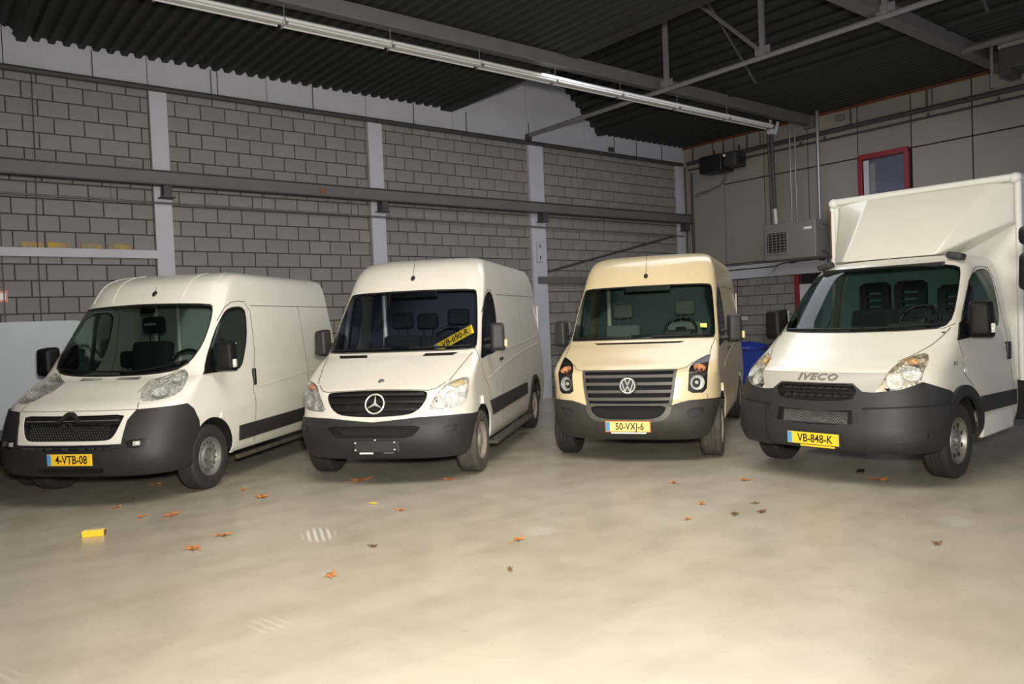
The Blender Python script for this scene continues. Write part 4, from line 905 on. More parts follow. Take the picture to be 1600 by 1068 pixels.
# ---------------------------------------------------------------- low white vehicle at the left edge, cab of a lorry at the right edge
KL = [(.42,.14,.84,.5),(.50,.08,.88,.5),(.75,.06,.93,.5),(.95,.14,.93,.5),(1.02,.25,.92,.5),(1.10,.62,.91,.45),(1.16,.9,.90,.4),(1.50,1.25,.90,.35),(1.80,1.6,.89,.3),(1.88,1.75,.87,.3),(1.905,1.95,.80,.2),(1.915,2.3,.02,.05)]
def build_low_van():
    B = Body(KL, rr(4.7, 4.68)); t = math.radians(-32)
    # flank passes the point (0.82, 9.56)
    d = Vector((math.sin(-t), math.cos(t))); fl0 = Vector((.82, 9.56)) + d*2.12; n = Vector((math.cos(t), math.sin(t))); o = fl0 - d*4.7 - n*.93
    root = vehicle('panel_van', (o.x, o.y, t), 'low plain white van with a thin black rub strip, half hidden at the left edge', 'van')
    P = M['shadewhite']; R = .33
    ws = [(0, 1.30), (.80, 1.32), (.85, 1.85), (.75, 1.95), (0, 1.98)]; win = soften([B.sd(1.25, 1.2), B.sd(1.7, 1.66), B.sd(2.3, 1.68), B.sd(2.35, 1.2)], 1)
    regs = [dict(name='bumper', mat=M['bumper'], out=[(0, 0), (B.sd(.5, .5)[0], 0), (B.sd(.5, .6)[0], B.vz(.68)), (0, B.vz(.68))], off=.015), dict(name='windshield', mat=M['glass'], out=ws, off=.002),
        dict(name='side_window', mat=M['glass'], out=win, off=.002, split=True), dict(name='rub_strip', mat=M['black'], out=[B.sd(1.6, .765), B.sd(4.66, .765), B.sd(4.66, .72), B.sd(1.6, .72)], off=.014, split=True),
        dict(name='headlight', mat=M['reflector'], out=soften([B.f(.5, .85), B.f(.55, 1.0), B.f(.85, 1.05), B.f(.88, .88)], 1), off=-.03, split=True, lens=True),
        dict(name='roof_rail', mat=P, out=[B.sd(1.9, 1.88), B.sd(4.66, 1.88), B.sd(4.66, 1.80), B.sd(1.9, 1.80)], off=.01, split=True), dict(name=None, out=arch(B, .85, R, .38)), dict(name=None, out=arch(B, 3.5, R, .38))]
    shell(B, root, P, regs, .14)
    bm = bmesh.new(); box(bm, (0, 2.4, .45), (1.0, 4.2, .2))
    for y in (.85, 3.5): bar(bm, (-.7, y, R), (.7, y, R), .04, 8)
    obj('chassis', bm, M['black'], root)
    for sg in (1, -1):
        for y in (.85, 3.5): wheel(root, sg*.80, y, R, .20, 'steel', M['tyre'], M['steel'])
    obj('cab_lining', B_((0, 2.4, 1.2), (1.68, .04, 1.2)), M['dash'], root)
def build_lorry():
    KR = [(.40,.10,1.02,.4),(.55,.06,1.05,.4),(1.10,.06,1.08,.4),(1.35,.10,1.08,.38),(1.45,.14,1.07,.36),(2.30,.42,1.04,.32),(2.42,.55,1.0,.3),(2.55,.9,.8,.25),(2.60,1.2,.02,.05)]
    B = Body(KR, rr(1.9, 1.88)); t = -1.5184; n = Vector((math.cos(t), math.sin(t))); d = Vector((-math.sin(t), math.cos(t)))
    m = Vector((5.72, 1.815)); o = m + n*1.30 - d*.55        # mirror centre stands 1.30 m beside the cab axis
    root = vehicle('lorry_cab', (o.x, o.y, t), 'lorry cab of which only the black side mirror shows at the right edge', 'truck'); P = M['white4']
    regs = [dict(name='bumper', mat=M['bumper'], out=[(0, 0), (B.S, 0), (B.S, B.vz(.75)), (0, B.vz(.75))], off=.01), dict(name='windshield', mat=M['glass'], out=[(0, B.vz(1.5)), (.9, B.vz(1.5)), (.9, B.vz(2.25)), (0, B.vz(2.25))], off=.002),
        dict(name='side_window', mat=M['glass'], out=[B.sd(.75, 1.45), B.sd(.95, 2.15), B.sd(1.6, 2.15), B.sd(1.6, 1.45)], off=.002, split=True), dict(name=None, out=arch(B, 1.1, .42, .5))]
    shell(B, root, P, regs, .16)
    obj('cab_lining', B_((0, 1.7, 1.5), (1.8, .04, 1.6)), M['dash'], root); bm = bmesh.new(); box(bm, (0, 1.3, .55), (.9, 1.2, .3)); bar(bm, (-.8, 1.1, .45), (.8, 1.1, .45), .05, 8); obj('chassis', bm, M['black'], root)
    for sg in (1, -1):
        wheel(root, sg*.90, 1.1, .45, .27, 'slots', M['tyre'], M['steel'])
        side_mirror(root, sg, (1.30, .55, 1.85), (.15, .15, .27), M['mirrorblk'], 1.05, None, lean=.1)
        o2 = obj('wide_angle_mirror', B_((0, 0, 0), (.13, .13, .12), .04, 3), M['mirrorblk'], root, (sg*1.30, .55, 2.08), smooth=50)
        bm = bmesh.new(); bar(bm, (sg*1.30, .55, 2.10), (sg*1.04, .62, 2.25), .014, 8); obj('mirror_bracket', bm, M['black'], root)
# ---------------------------------------------------------------- the hall
D, XR, ZC = 12.522, 15.60, 5.80
def S(name, bm, m, parent=None, **k):
    o = obj(name, bm, m, parent, **k)
    if not parent: o['kind'] = 'structure'
    return o
def hall():
    bm = bmesh.new(); box(bm, (6.0, 3.5, -.05), (22.0, 20.0, .10)); S('floor', bm, M['floor'])
    # columns
    cols = [(3.12, 3.37), (6.77, 7.05), (10.51, 10.90), (15.28, 15.60)]
    labs = ['white painted concrete column behind the chevron-badge van', 'white painted concrete column left of the star-badge van roof', 'wide white painted concrete column between the star-badge and cream vans', 'white painted concrete column in the far corner of the hall']
    for (a, b), l in zip(cols, labs):
        o = obj('wall_column', B_(((a+b)/2, D-.03, 2.70), (b-a, .10, 5.40), .006), M['whiteconc'], None); tag(o, l, 'column', 'white columns of the back wall')
    # block bays between the columns, every block a piece
    BL, BH, G = .380, .2285, .015
    def blockmesh(L, H_):
        bm = bmesh.new(); t = .05; c = .005
        f = [(-L/2+c, -.0, -H_/2+c), (L/2-c, 0, -H_/2+c), (L/2-c, 0, H_/2-c), (-L/2+c, 0, H_/2-c)]; b = [(-L/2, c, -H_/2), (L/2, c, -H_/2), (L/2, c, H_/2), (-L/2, c, H_/2)]; e = [(x, t, z) for x, _, z in b]
        R_ = [[bm.verts.new(p) for p in q] for q in (f, b, e)]; bm.faces.new(R_[0])
        for a, b2 in zip(R_[:-1], R_[1:]):
            for i in range(4): bm.faces.new((a[(i+1) % 4], a[i], b2[i], b2[(i+1) % 4]))
        bmesh.ops.recalc_face_normals(bm, faces=bm.faces[:]); return mesh('block', bm, M['block'])
    cache = {}
    def bay(root, x0, x1, z1, phase, rot=0.0, place=None, joined=False):
        k = 0; z = .0 - .02; jb = bmesh.new() if joined else None
        while z < z1:
            zh = min(z + BH, z1); zl = max(z, 0.0); x = x0 - ((x0 - phase - (BL/2 if k % 2 else 0)) % BL)
            while x < x1 - .02:
                a = max(x, x0+.004); b = min(x+BL, x1-.004)
                if b - a > .03 and zh - zl > .03:
                    L = round(b-a-G, 3); H_ = round(zh-zl-G, 3); key = (L, H_)
                    if joined: box(jb, ((a+b)/2, D-.004 + .025, (zh+zl)/2), (L, .05, H_))
                    else:
                        if key not in cache: cache[key] = blockmesh(L, H_)
                        c, h = (a+b)/2, (zh+zl)/2; dy = random.uniform(-.0045, .0035)
                        if place: loc, r = place(c, h, dy)
                        else: loc, r = (c, D-.012+dy, h), 0
                        o = link('block', cache[key], root, loc, (0, 0, r))
                        if not place and 2.86 < h < 3.10 and ((1.30 < c < 1.75) or (2.1 < c < 2.75)) and root.name.startswith('wall_back'):
                            pass
                x += BL
            z += BH; k += 1
        return jb
    bays = [(.45, 3.12, 3.008), (3.37, 6.77, 3.50), (7.05, 10.51, 7.16), (10.90, 15.28, 11.0)]
    for a, b, ph in bays:
        w_ = S('wall_back', B_(((a+b)/2, D+.10, 2.71), (b-a, .20, 5.42)), M['mortar']); bay(w_, a, b, 5.40, ph)
    w_ = S('wall_back', B_((-2.3, D+.10, 2.71), (5.5, .20, 5.42)), M['mortar']); j = bay(w_, -5.0, .45, 5.40, 3.008, joined=True); jo = obj('block_field', j, M['block'], w_); jo['kind'] = 'stuff'
    # white wall above the blocks, in panels that follow the two gables
    top = S('wall_back_top', B_((5.3, D+.14, 6.0), (21, .10, 1.2)), M['gap'])
    def hgt(x):
        for c in (-.52, 10.565):
            if abs(x-c) < 1.995: return ZC + (1.995 - abs(x-c))*.885
        return ZC
    js = [-4.2, -2.5, -.52, 1.3, 3.12, 4.95, 6.77, 8.64, 10.51, 12.2, 13.75, 15.60]
    for a, b in zip(js[:-1], js[1:]):
        xs = sorted({a+.006, b-.006} | {x for x in (-2.515, -.52, 1.475, 8.57, 10.565, 12.56) if a < x < b})
        bm = bmesh.new(); prism(bm, [(a+.006, 5.40), (b-.006, 5.40)] + [(x, hgt(x)+.07) for x in xs[::-1]], .10, 'y', 0, D-.035); obj('wall_panel', bm, M['whiteconc'], top)
    # right wall: panels above a white concrete band, blocks below
    rw = S('wall_right', B_((XR+.12, 3.0, 3.0), (.20, 19.0, 6.0)), M['gap'])
    ys = [12.50, 11.31, 10.215, 9.13, 8.02, 6.95, 5.86, 4.77, 3.68, 2.59, 1.50, .41]
    for k, (b, a) in enumerate(zip(ys[:-1], ys[1:])):
        L = b-a-.022; cy = (a+b)/2
        zz = [(2.77, 5.79)] if k == 0 else [(2.77, 4.705), (4.73, 5.79)]
        for z0, z1 in zz:
            if z0 == 2.77 and abs(cy - 7.485) < .3: z1 = 3.10
            obj('wall_panel', B_((XR+.006, cy, (z0+z1)/2), (.03, L, z1-z0), .004, 1), M['panel'], rw)
    band = S('trim_1', B_((XR-.005, 6.0, 2.60), (.10, 13.0, .31), .008), M['whiteconc'])
    lower = S('wall_right_lower', B_((XR+.10, 10.95, 1.22), (.20, 3.15, 2.44)), M['mortar'])
    bay(lower, 9.52, 12.50, 2.44, 9.6, place=lambda c, h, dy: ((XR-.012+dy, c, h), -PI/2))
    lower2 = S('wall_right_front', B_((XR+.08, 3.6, 1.22), (.20, 9.6, 2.44)), M['whiteconc'])
    # doorway with red jamb
    dr = S('door_1', B_((XR-.03, 9.0, 1.10), (.05, .78, 2.24), .006), M['whiteconc'])
    obj('door_jamb', B_((XR-.03, 9.45, 1.22), (.09, .11, 2.44), .004), M['red'], dr); obj('door_jamb', B_((XR-.03, 8.55, 1.22), (.09, .09, 2.44), .004), M['red'], dr)
    # upper window: red frame, sash, dark reflecting pane
    win = empty('window_1', (XR-.10, 7.46, 3.9)); win['kind'] = 'structure'
    for n, c, s in (('frame_rail', (0, 0, .79), (.10, .98, .10)), ('frame_rail', (0, 0, -.79), (.10, .98, .10)), ('frame_stile', (0, .46, 0), (.10, .085, 1.5)), ('frame_stile', (0, -.46, 0), (.10, .085, 1.5))): obj(n, B_(c, s, .006), M['red'], win)
    obj('window_sash', B_((.01, .35, 0), (.03, .10, 1.44), .004), M['whiteconc'], win)
    obj('window_pane', B_((.045, 0, 0), (.01, .86, 1.5)), M['lens'], win)
    obj('window_backing', B_((.075, -.06, .0), (.02, .80, 1.5)), mat('grey_window_backing', (.11, .12, .19), .7), win); obj('window_backing', B_((.06, .27, -.05), (.015, .16, 1.4)), mat('pale_grey_curtain', (.22, .23, .24), .8), win)  # blue-grey backing carries the pane's reflections in its colour
    # front wall and left wall behind the view
    S('wall_left', B_((-5.0, 3.5, 3.0), (.20, 19.0, 6.0)), M['mortar'])
    # roof: corrugated decks, flat bays and two steep ridge bays
    ce = empty('ceiling', (0, 0, ZC)); ce['kind'] = 'structure'
    def deck(name, x0, x1, z0, z1, pitch=.186, depth=.062):
        L = math.hypot(x1-x0, z1-z0); ux, uz = (x1-x0)/L, (z1-z0)/L; nx, nz = -uz, ux
        if nz < 0: nx, nz = -nx, -nz
        prof = []; n = int(round(L/pitch))
        for i in range(n):
            for f, h in ((0, 0), (.40, 0), (.52, 1), (.88, 1)): t = (i+f)/n*L; prof.append((x0+ux*t+nx*h*depth, z0+uz*t+nz*h*depth))
        prof.append((x1, z1)); bm = bmesh.new(); a = [bm.verts.new((x, -6.4, z-ZC)) for x, z in prof]; b = [bm.verts.new((x, D+.02, z-ZC)) for x, z in prof]
        for i in range(len(prof)-1): bm.faces.new((a[i], b[i], b[i+1], a[i+1]))
        return obj(name, bm, M['deck'], ce)
    deck('roof_deck', 1.475, 8.57, ZC, ZC); deck('roof_deck', 12.56, 15.60, ZC, ZC)
    deck('roof_slope', 12.56, 10.565, ZC, ZC+1.766); deck('roof_slope', 10.565, 8.57, ZC+1.766, ZC)
    deck('roof_slope', 1.475, -.52, ZC, ZC+1.766); deck('roof_slope', -.52, -2.515, ZC+1.766, ZC); deck('roof_deck', -5.0, -2.515, ZC, ZC)
    for x, m in ((8.50, M['deck']), (12.62, M['deck']), (1.52, M['deck']), (-2.56, M['deck'])):
        obj('eave_flashing', B_((x, 3.0, -.02), (.26 if x == 8.50 else .12, 19.0, .03)), m, ce)
    obj('eave_flashing', B_((XR-.02, 3.0, -.02), (.05, 19.0, .05)), M['rust'], ce)
    # roof beams along the hall
    b1 = obj('roof_beam', B_((5.45, 9.02, 5.69), (20.2, .16, .20), .012), M['beam']); tag(b1, 'grey steel roof beam above the long lamp rail, running to the right wall', 'beam')
    obj('beam_end_plate', B_((15.50, 9.02, 5.66), (.10, .22, .26), .01), M['beam'], b1)
    b2 = obj('roof_beam', B_((5.45, 5.14, 5.69), (20.2, .20, .20), .012), M['beam']); tag(b2, 'nearer roof beam crossing the upper right corner of the view', 'beam')
    # lattice truss under the ridge
    tr = empty('roof_truss', (10.5, 3, 5.5)); tag(tr, 'lilac-grey lattice truss under the raised roof ridge', 'truss')
    bm = bmesh.new(); bar(bm, (0, -9.0, .02), (0, 9.45, .02), .042, 12); obj('bottom_chord', bm, M['truss'], tr, smooth=50)
    bm = bmesh.new(); bar(bm, (0, -9.0, 1.90), (0, 9.45, 1.90), .04, 8); obj('top_chord', bm, M['beamdk'], tr, smooth=50)
    obj('wall_bracket', B_((0, 9.42, -.02), (.11, .10, .13), .01), M['beamdk'], tr)
    yy = [8.71 - 1.87*k for k in range(7)]
    for i, y in enumerate(yy):
        obj('upright', B_((0, y-3, .96), (.07, .07, 1.86), .006), M['truss'], tr); obj('gusset_plate', B_((0, y-3, .10), (.015, .26, .16), .003), M['truss'], tr)
        if i < 6:
            y2 = yy[i+1]
            for s_, nm in (((y, .10), 'x'),):
                bm = bmesh.new()
                if i % 2 == 0: bar(bm, (.0, y2-3+.05, .14), (.0, y-3-.05, 1.86), .030, 4)
                else: bm.free(); continue
                obj('diagonal', bm, M['truss'], tr)
    # back-row diagonals seen through the truss
    for k, (y, x) in enumerate(((8.2, 12.2), (4.4, 12.2))):
        bm = bmesh.new(); bar(bm, (11.0, y, 6.95), (12.35, y, 5.78), .028, 6); o = obj('roof_brace', bm, M['beamdk']); tag(o, ['thin dark roof brace behind the first truss bay', 'thin dark roof brace above the nearer roof beam'][k], 'brace')
    # lamp rail: continuous white fluorescent rail in short units
    lr = empty('lamp_rail', (0, 9.02, 5.40)); tag(lr, 'long white fluorescent lamp rail, unlit, hung under the roof beam', 'lamp')
    for k in range(9):
        x0 = .9 + k*1.46; x1 = x0 + 1.45; xm = (x0+x1)/2; bm = bmesh.new()
        prof = [(-.10, .0), (-.095, -.03), (-.055, -.034), (-.05, -.005), (-.022, -.005), (-.02, -.045), (.02, -.045), (.022, -.005), (.05, -.005), (.055, -.034), (.095, -.03), (.10, 0), (.04, .04), (-.04, .04)]
        prism(bm, prof, x1-x0-.012, 'x', 0, x0); u = obj('lamp_unit', bm, M['lamp'], lr)
        for yy_ in (-.075, .075):
            bm = bmesh.new(); bar(bm, (x0+.03, yy_, -.048), (x1-.03, yy_, -.048), .014, 8); obj('tube', bm, M['lamp'], u, smooth=60)
            obj('tube_holder', B_((x0+.02, yy_, -.045), (.03, .04, .05), .005), M['galv'], u)
        bm = bmesh.new(); bar(bm, (x0+.02, 0, .02), (x0+.02, 0, .21), .006, 6); box(bm, (x0+.02, 0, .02), (.03, .10, .04)); obj('hanger', bm, M['galv'], u)
    # crane rail beam along the back wall with brackets, thin rail below it
    cb = obj('crane_rail_beam', B_((5.3, D-.22, 4.005), (20.6, .10, .20), .006), M['beam']); tag(cb, 'thick grey steel rail beam running along the back wall', 'beam')
    for z in (4.105, 3.905): obj('beam_flange', B_((5.3, D-.23, z), (20.6, .18, .016)), M['beamdk'], cb)
    for a, b in cols[:3] + [(15.20, 15.50)]:
        xm = (a+b)/2; obj('bracket', B_((xm+.02, D-.20, 3.81), (.12, .20, .17), .008), M['beamdk'], cb); obj('bracket', B_((xm+.02, D-.20, 3.725), (.20, .22, .014)), M['beamdk'], cb)
    obj('rust_patch', B_((5.75, D-.272, 4.0), (.11, .003, .10), .001), mat('rust_stain', (.22, .11, .06), .9, noise=.5, nscale=30), cb)
    bm = bmesh.new(); bar(bm, (-4.8, D-.13, 3.69), (15.40, D-.13, 3.60), .016, 8); rr_ = obj('conduit_pipe', bm, M['beam'], smooth=50); tag(rr_, 'thin pipe along the back wall just below the rail beam', 'pipe')
    for x in (2.52, 4.75, 6.35, 8.6, 12.6): obj('hanger_wire', B_((x, D-.13, 3.80), (.008, .008, .30)), M['beamdk'], rr_)
    # dark pipe below the roof on both walls
    bm = bmesh.new(); bar(bm, (-4.8, D-.10, 5.37), (15.46, D-.10, 5.37), .045, 12); p1 = obj('service_pipe', bm, M['beamdk'], smooth=50); tag(p1, 'dark service pipe along the top of the block wall', 'pipe')
    for x in (2.38, 4.05, 4.15, 5.75, 7.75, 8.95, 10.55, 13.1, 13.85, 14.75): obj('hanger_rod', B_((x, D-.06, 5.60), (.012, .012, .40)), M['beamdk'], p1)
    for x, s in ((.9, 1), (13.0, -1)): obj('clamp', B_((x, D-.05, 5.50), (.16, .06, .10), .01), M['beamdk'], p1)
    bm = bmesh.new(); bar(bm, (XR-.10, 12.30, 5.37), (XR-.10, -5.0, 5.37), .050, 12); p2 = obj('service_pipe', bm, M['beamdk'], smooth=50); tag(p2, 'thick dark pipe along the top of the beige right wall', 'pipe')
    bm = bmesh.new(); bar(bm, (XR-.06, 12.3, 5.22), (XR-.06, -5.0, 5.22), .022, 10); p3 = obj('service_pipe', bm, M['beamdk'], smooth=50); tag(p3, 'thinner pipe just below the thick pipe on the right wall', 'pipe')
    for y in (11.9, 10.95, 9.25, 8.7, 6.6, 5.4): obj('pipe_clip', B_((XR-.06, y, 5.25), (.05, .03, .10), .004), M['beamdk'], p3)
    for k, y in enumerate((12.15, 11.55, 11.25, 10.95, 10.6, 10.25, 6.62, 6.52, 8.12)):
        bm = bmesh.new(); bar(bm, (XR-.06, y, 5.40), (XR-.06, y, 5.74), .012 if k % 2 else .02, 8); obj('riser', bm, M['beamdk'], p2)
    # corner pipes
    for k, (x, y, z0, z1, r, l) in enumerate(((15.42, 12.32, 0, 5.29, .022, 'thin dark vertical pipe in front of the corner column'), (15.52, 12.20, 0, 5.14, .03, 'dark vertical pipe tucked into the far corner'))):
        bm = bmesh.new(); bar(bm, (x, y, z0), (x, y, z1), r, 8); o = obj('vertical_pipe', bm, M['beamdk'], smooth=50); tag(o, l, 'pipe')
    # lintel with yellow stains, thin cable at the left
    o = obj('lintel', B_((1.80, D-.045, 2.885), (2.66, .10, .125), .006), M['whiteconc']); tag(o, 'white horizontal lintel joining the leftmost column', 'lintel')
    for k, (x, w_) in enumerate(((1.52, .26), (1.85, .30), (2.25, .26), (2.62, .30))):
        q = obj('stained_stone', B_((x, D-.02, 2.99), (w_, .03, .075), .004), M['blocky'], o)
    bm = bmesh.new(); tube(bm, [(1.62, D-.05, 5.33), (1.61, D-.04, 4.2), (1.58, D-.04, 2.9), (1.57, D-.06, .1)], .008, 6); o = obj('wall_cable', bm, M['beamdk']); tag(o, 'thin dark cable hanging down the block wall at far left', 'cable')
    bm = bmesh.new(); tube(bm, [(1.16, D-.06, 3.6), (1.15, D-.06, .1)], .007, 6); o = obj('wall_cable', bm, M['beamdk']); tag(o, 'thin cable at the very left edge of the block wall', 'cable')
    o = obj('wall_sign', B_((1.12, D-.03, 2.28), (.16, .012, .16), .003), mat('pale_red_sign', (.62, .24, .20), .6)); tag(o, 'small pale red sign on the block wall at the left edge', 'sign')
    obj('sign_plate', B_((1.12, D-.039, 2.28), (.11, .006, .10), .002), M['paper'], o)
    # low channel and brace right of the wide column
    o = obj('wall_channel', B_((12.55, D-.08, 2.51), (3.85, .10, .14), .006), M['beam']); tag(o, 'grey steel channel on the wall behind the cream van roof', 'channel')
    bm = bmesh.new(); bar(bm, (10.7, D-.04, 2.64), (15.2, D-.04, 3.62), .022, 6); o = obj('wall_brace', bm, M['beamdk']); tag(o, 'slanting dark brace rising along the block wall to the corner', 'brace')
    bm = bmesh.new(); bar(bm, (11.3, D-.05, .55), (11.95, D-.05, .95), .02, 6); o = obj('wall_brace', bm, M['beamdk']); tag(o, 'short slanting rod low on the block wall left of the cream van', 'brace')
    o = obj('switch_box', B_((10.68, D-.10, 3.10), (.15, .05, .42), .01), M['whiteconc']); tag(o, 'pale narrow box fixed on the wide white column', 'box')
    for z in (3.22, 2.98): obj('slot', B_((10.68, D-.127, z), (.02, .006, .08)), M['gap'], o)
    # heaters
    h = empty('unit_heater', (15.16, 9.17, 3.13)); tag(h, 'grey unit heater with square louvre hung on the right wall', 'heater')
    obj('casing', B_((0, 0, 0), (.66, 1.22, .78), .03, 3), M['machine'], h, smooth=40)
    fr = obj('louvre_frame', B_((-.34, .28, -.02), (.03, .56, .50), .01), M['machine'], h); obj('louvre_back', B_((-.352, .28, -.02), (.012, .46, .42)), M['void'], h)
    for k in range(7): obj('louvre_blade', B_((-.362, .28, -.20+k*.06), (.02, .45, .012), .002, 1, Matrix.Rotation(.4, 3, 'Y')), M['machine'], h)
    for k in range(5): obj('louvre_divider', B_((-.366, .09+k*.095, -.02), (.01, .012, .42)), M['machine'], h)
    obj('rating_label', B_((-.335, -.44, .22), (.01, .17, .05)), M['paper'], h)
    bm = bmesh.new(); tube(bm, [(-.05, -.61, .30), (.0, -.95, .10), (.1, -1.0, -.3)], .014, 6); tube(bm, [(-.1, -.62, -.25), (-.08, -.72, -.32), (-.08, -.72, -.55)], .02, 6); obj('heater_hose', bm, M['beamdk'], h)
    [obj('mounting_foot', B_((.36, q, -.41), (.12, .10, .06), .004), M['beamdk'], h) for q in (.35, -.35)]
    o = empty('fan_unit', (15.18, 11.02, 5.13)); tag(o, 'black fan heater high in the far right corner', 'heater')
    obj('casing', B_((0, .18, 0), (.50, .62, .38), .03, 3), M['black'], o, smooth=40); obj('motor_housing', B_((0, -.32, .02), (.42, .34, .34), .04, 3), M['trim'], o, smooth=40)
    obj('rating_label', B_((-.215, -.20, .12), (.01, .06, .05)), M['paper'], o); obj('control_box', B_((.02, -.50, .0), (.2, .10, .16), .02), M['black'], o)
    bm = bmesh.new(); tube(bm, [(0, -.50, .05)] + [(0, -.62 + .10*math.cos(a), .0 + .10*math.sin(a)) for a in [PI*.5 - PI*k/8 for k in range(9)]], .018, 8); obj('coiled_hose', bm, M['beamdk'], o)
    bm = bmesh.new(); tube(bm, [(.1, -.05, -.2), (.15, .05, -.34), (.2, .25, -.46), (.25, .6, -.52), (.25, .95, -.56), (.25, 1.0, -.62)], .02, 8); obj('drain_hose', bm, M['beam'], o, smooth=60)
    [obj('mounting_strap', B_((.22, q, .27), (.03, .04, .24), .004), M['beamdk'], o) for q in (.4, -.3)]
    # flue and supply pipes above the grey heater
    fl_ = empty('flue_pipe', (15.05, 9.62, 3.52)); tag(fl_, 'dark vertical flue with pale lower end running up from the grey heater', 'pipe')
    for n_, pts, r, m in (('dark_tube', [(0, 0, .35), (0, .03, 1.98)], .042, M['beamdk']), ('dark_tube', [(-.06, .05, 0.02), (-.06, .08, 1.98)], .018, M['beamdk']), ('pale_tube', [(0, -.02, .02), (0, 0, .36)], .040, M['lamp'])):
        bm = bmesh.new(); tube(bm, pts, r, 12); obj(n_, bm, m, fl_, smooth=50)
    bm = bmesh.new(); box(bm, (0, .02, 2.02), (.16, .14, .12), bevel=.02); bar(bm, (0, -.06, 1.95), (0, -.14, 2.2), .035, 10); bar(bm, (0, .04, 2.08), (0, .04, 2.28), .03, 10); obj('valve', bm, M['whiteconc'], fl_, smooth=40)
    for k, (y, r, l) in enumerate(((9.26, .016, 'left of the two thin galvanised pipes above the grey heater'), (9.14, .012, 'right of the two thin galvanised pipes above the grey heater'), (8.62, .035, 'thicker galvanised pipe above the right end of the grey heater'))):
        bm = bmesh.new(); bar(bm, (15.12, y, 3.53), (15.12, y, 5.76), r, 10); box(bm, (15.12, y, 5.74), (.07, .07, .02)); o = obj('supply_pipe', bm, M['galv'], smooth=50); tag(o, l, 'pipe')
    # conduits on and below the white band
    for k, (pts, l) in enumerate((([(XR-.07, 12.3, 2.80), (XR-.07, 8.7, 2.80)], 'upper thin conduit along the white band'), ([(XR-.07, 12.3, 2.66), (XR-.07, 10.0, 2.66), (XR-.07, 9.7, 2.72), (XR-.07, 8.7, 2.74)], 'lower thin conduit along the white band'), ([(XR-.07, 9.9, 2.66), (XR-.05, 10.1, 2.50), (XR-.03, 11.0, 2.42), (XR-.03, 11.02, 1.56)], 'cable dropping from the white band down to the small white box'))):
        bm = bmesh.new(); tube(bm, pts, .014 if k < 2 else .008, 6); o = obj('wall_conduit', bm, M['beamdk']); tag(o, l, 'cable')
    o = obj('junction_box', B_((XR-.04, 10.86, 1.515), (.05, .22, .09), .012, 3), M['lamp']); tag(o, 'small white box on the block wall at the end of a cable', 'box')
    o = obj('wall_device', B_((XR-.10, 8.33, 5.60), (.10, .17, .12), .01), M['galv']); tag(o, 'small grey device above the thick pipe on the right wall', 'device')
    bm = bmesh.new(); tube(bm, [(0, .08, .02), (.02, .3, .18)], .008, 6); tube(bm, [(0, .05, -.05), (0, .4, -.15)], .006, 6); obj('device_wires', bm, M['beamdk'], o)
    o = obj('hanging_rod', B_((13.66, 4.83, 5.40), (.035, .035, .74), .004), M['galv']); tag(o, 'bright vertical rod hanging near the upper right corner', 'rod')
    bm = bmesh.new(); bar(bm, (13.3, 5.10, 5.62), (13.3, -2.0, 5.62), .06, 12); o = obj('roof_pipe', bm, M['beam'], smooth=50); tag(o, 'grey pipe under the roof at the upper right edge', 'pipe')
    o = obj('door_drum_housing', B_((14.05, 3.6, 5.465), (.5, 2.38, .33), .02), M['beamdk']); tag(o, 'dark housing hung under the roof at the upper right edge', 'housing')
    obj('pale_cover', B_((14.05, 3.6, 5.70), (.5, 2.38, .13), .008), M['panel'], o); obj('end_bracket', B_((14.05, 4.70, 5.27), (.46, .16, .10), .01), M['beamdk'], o)
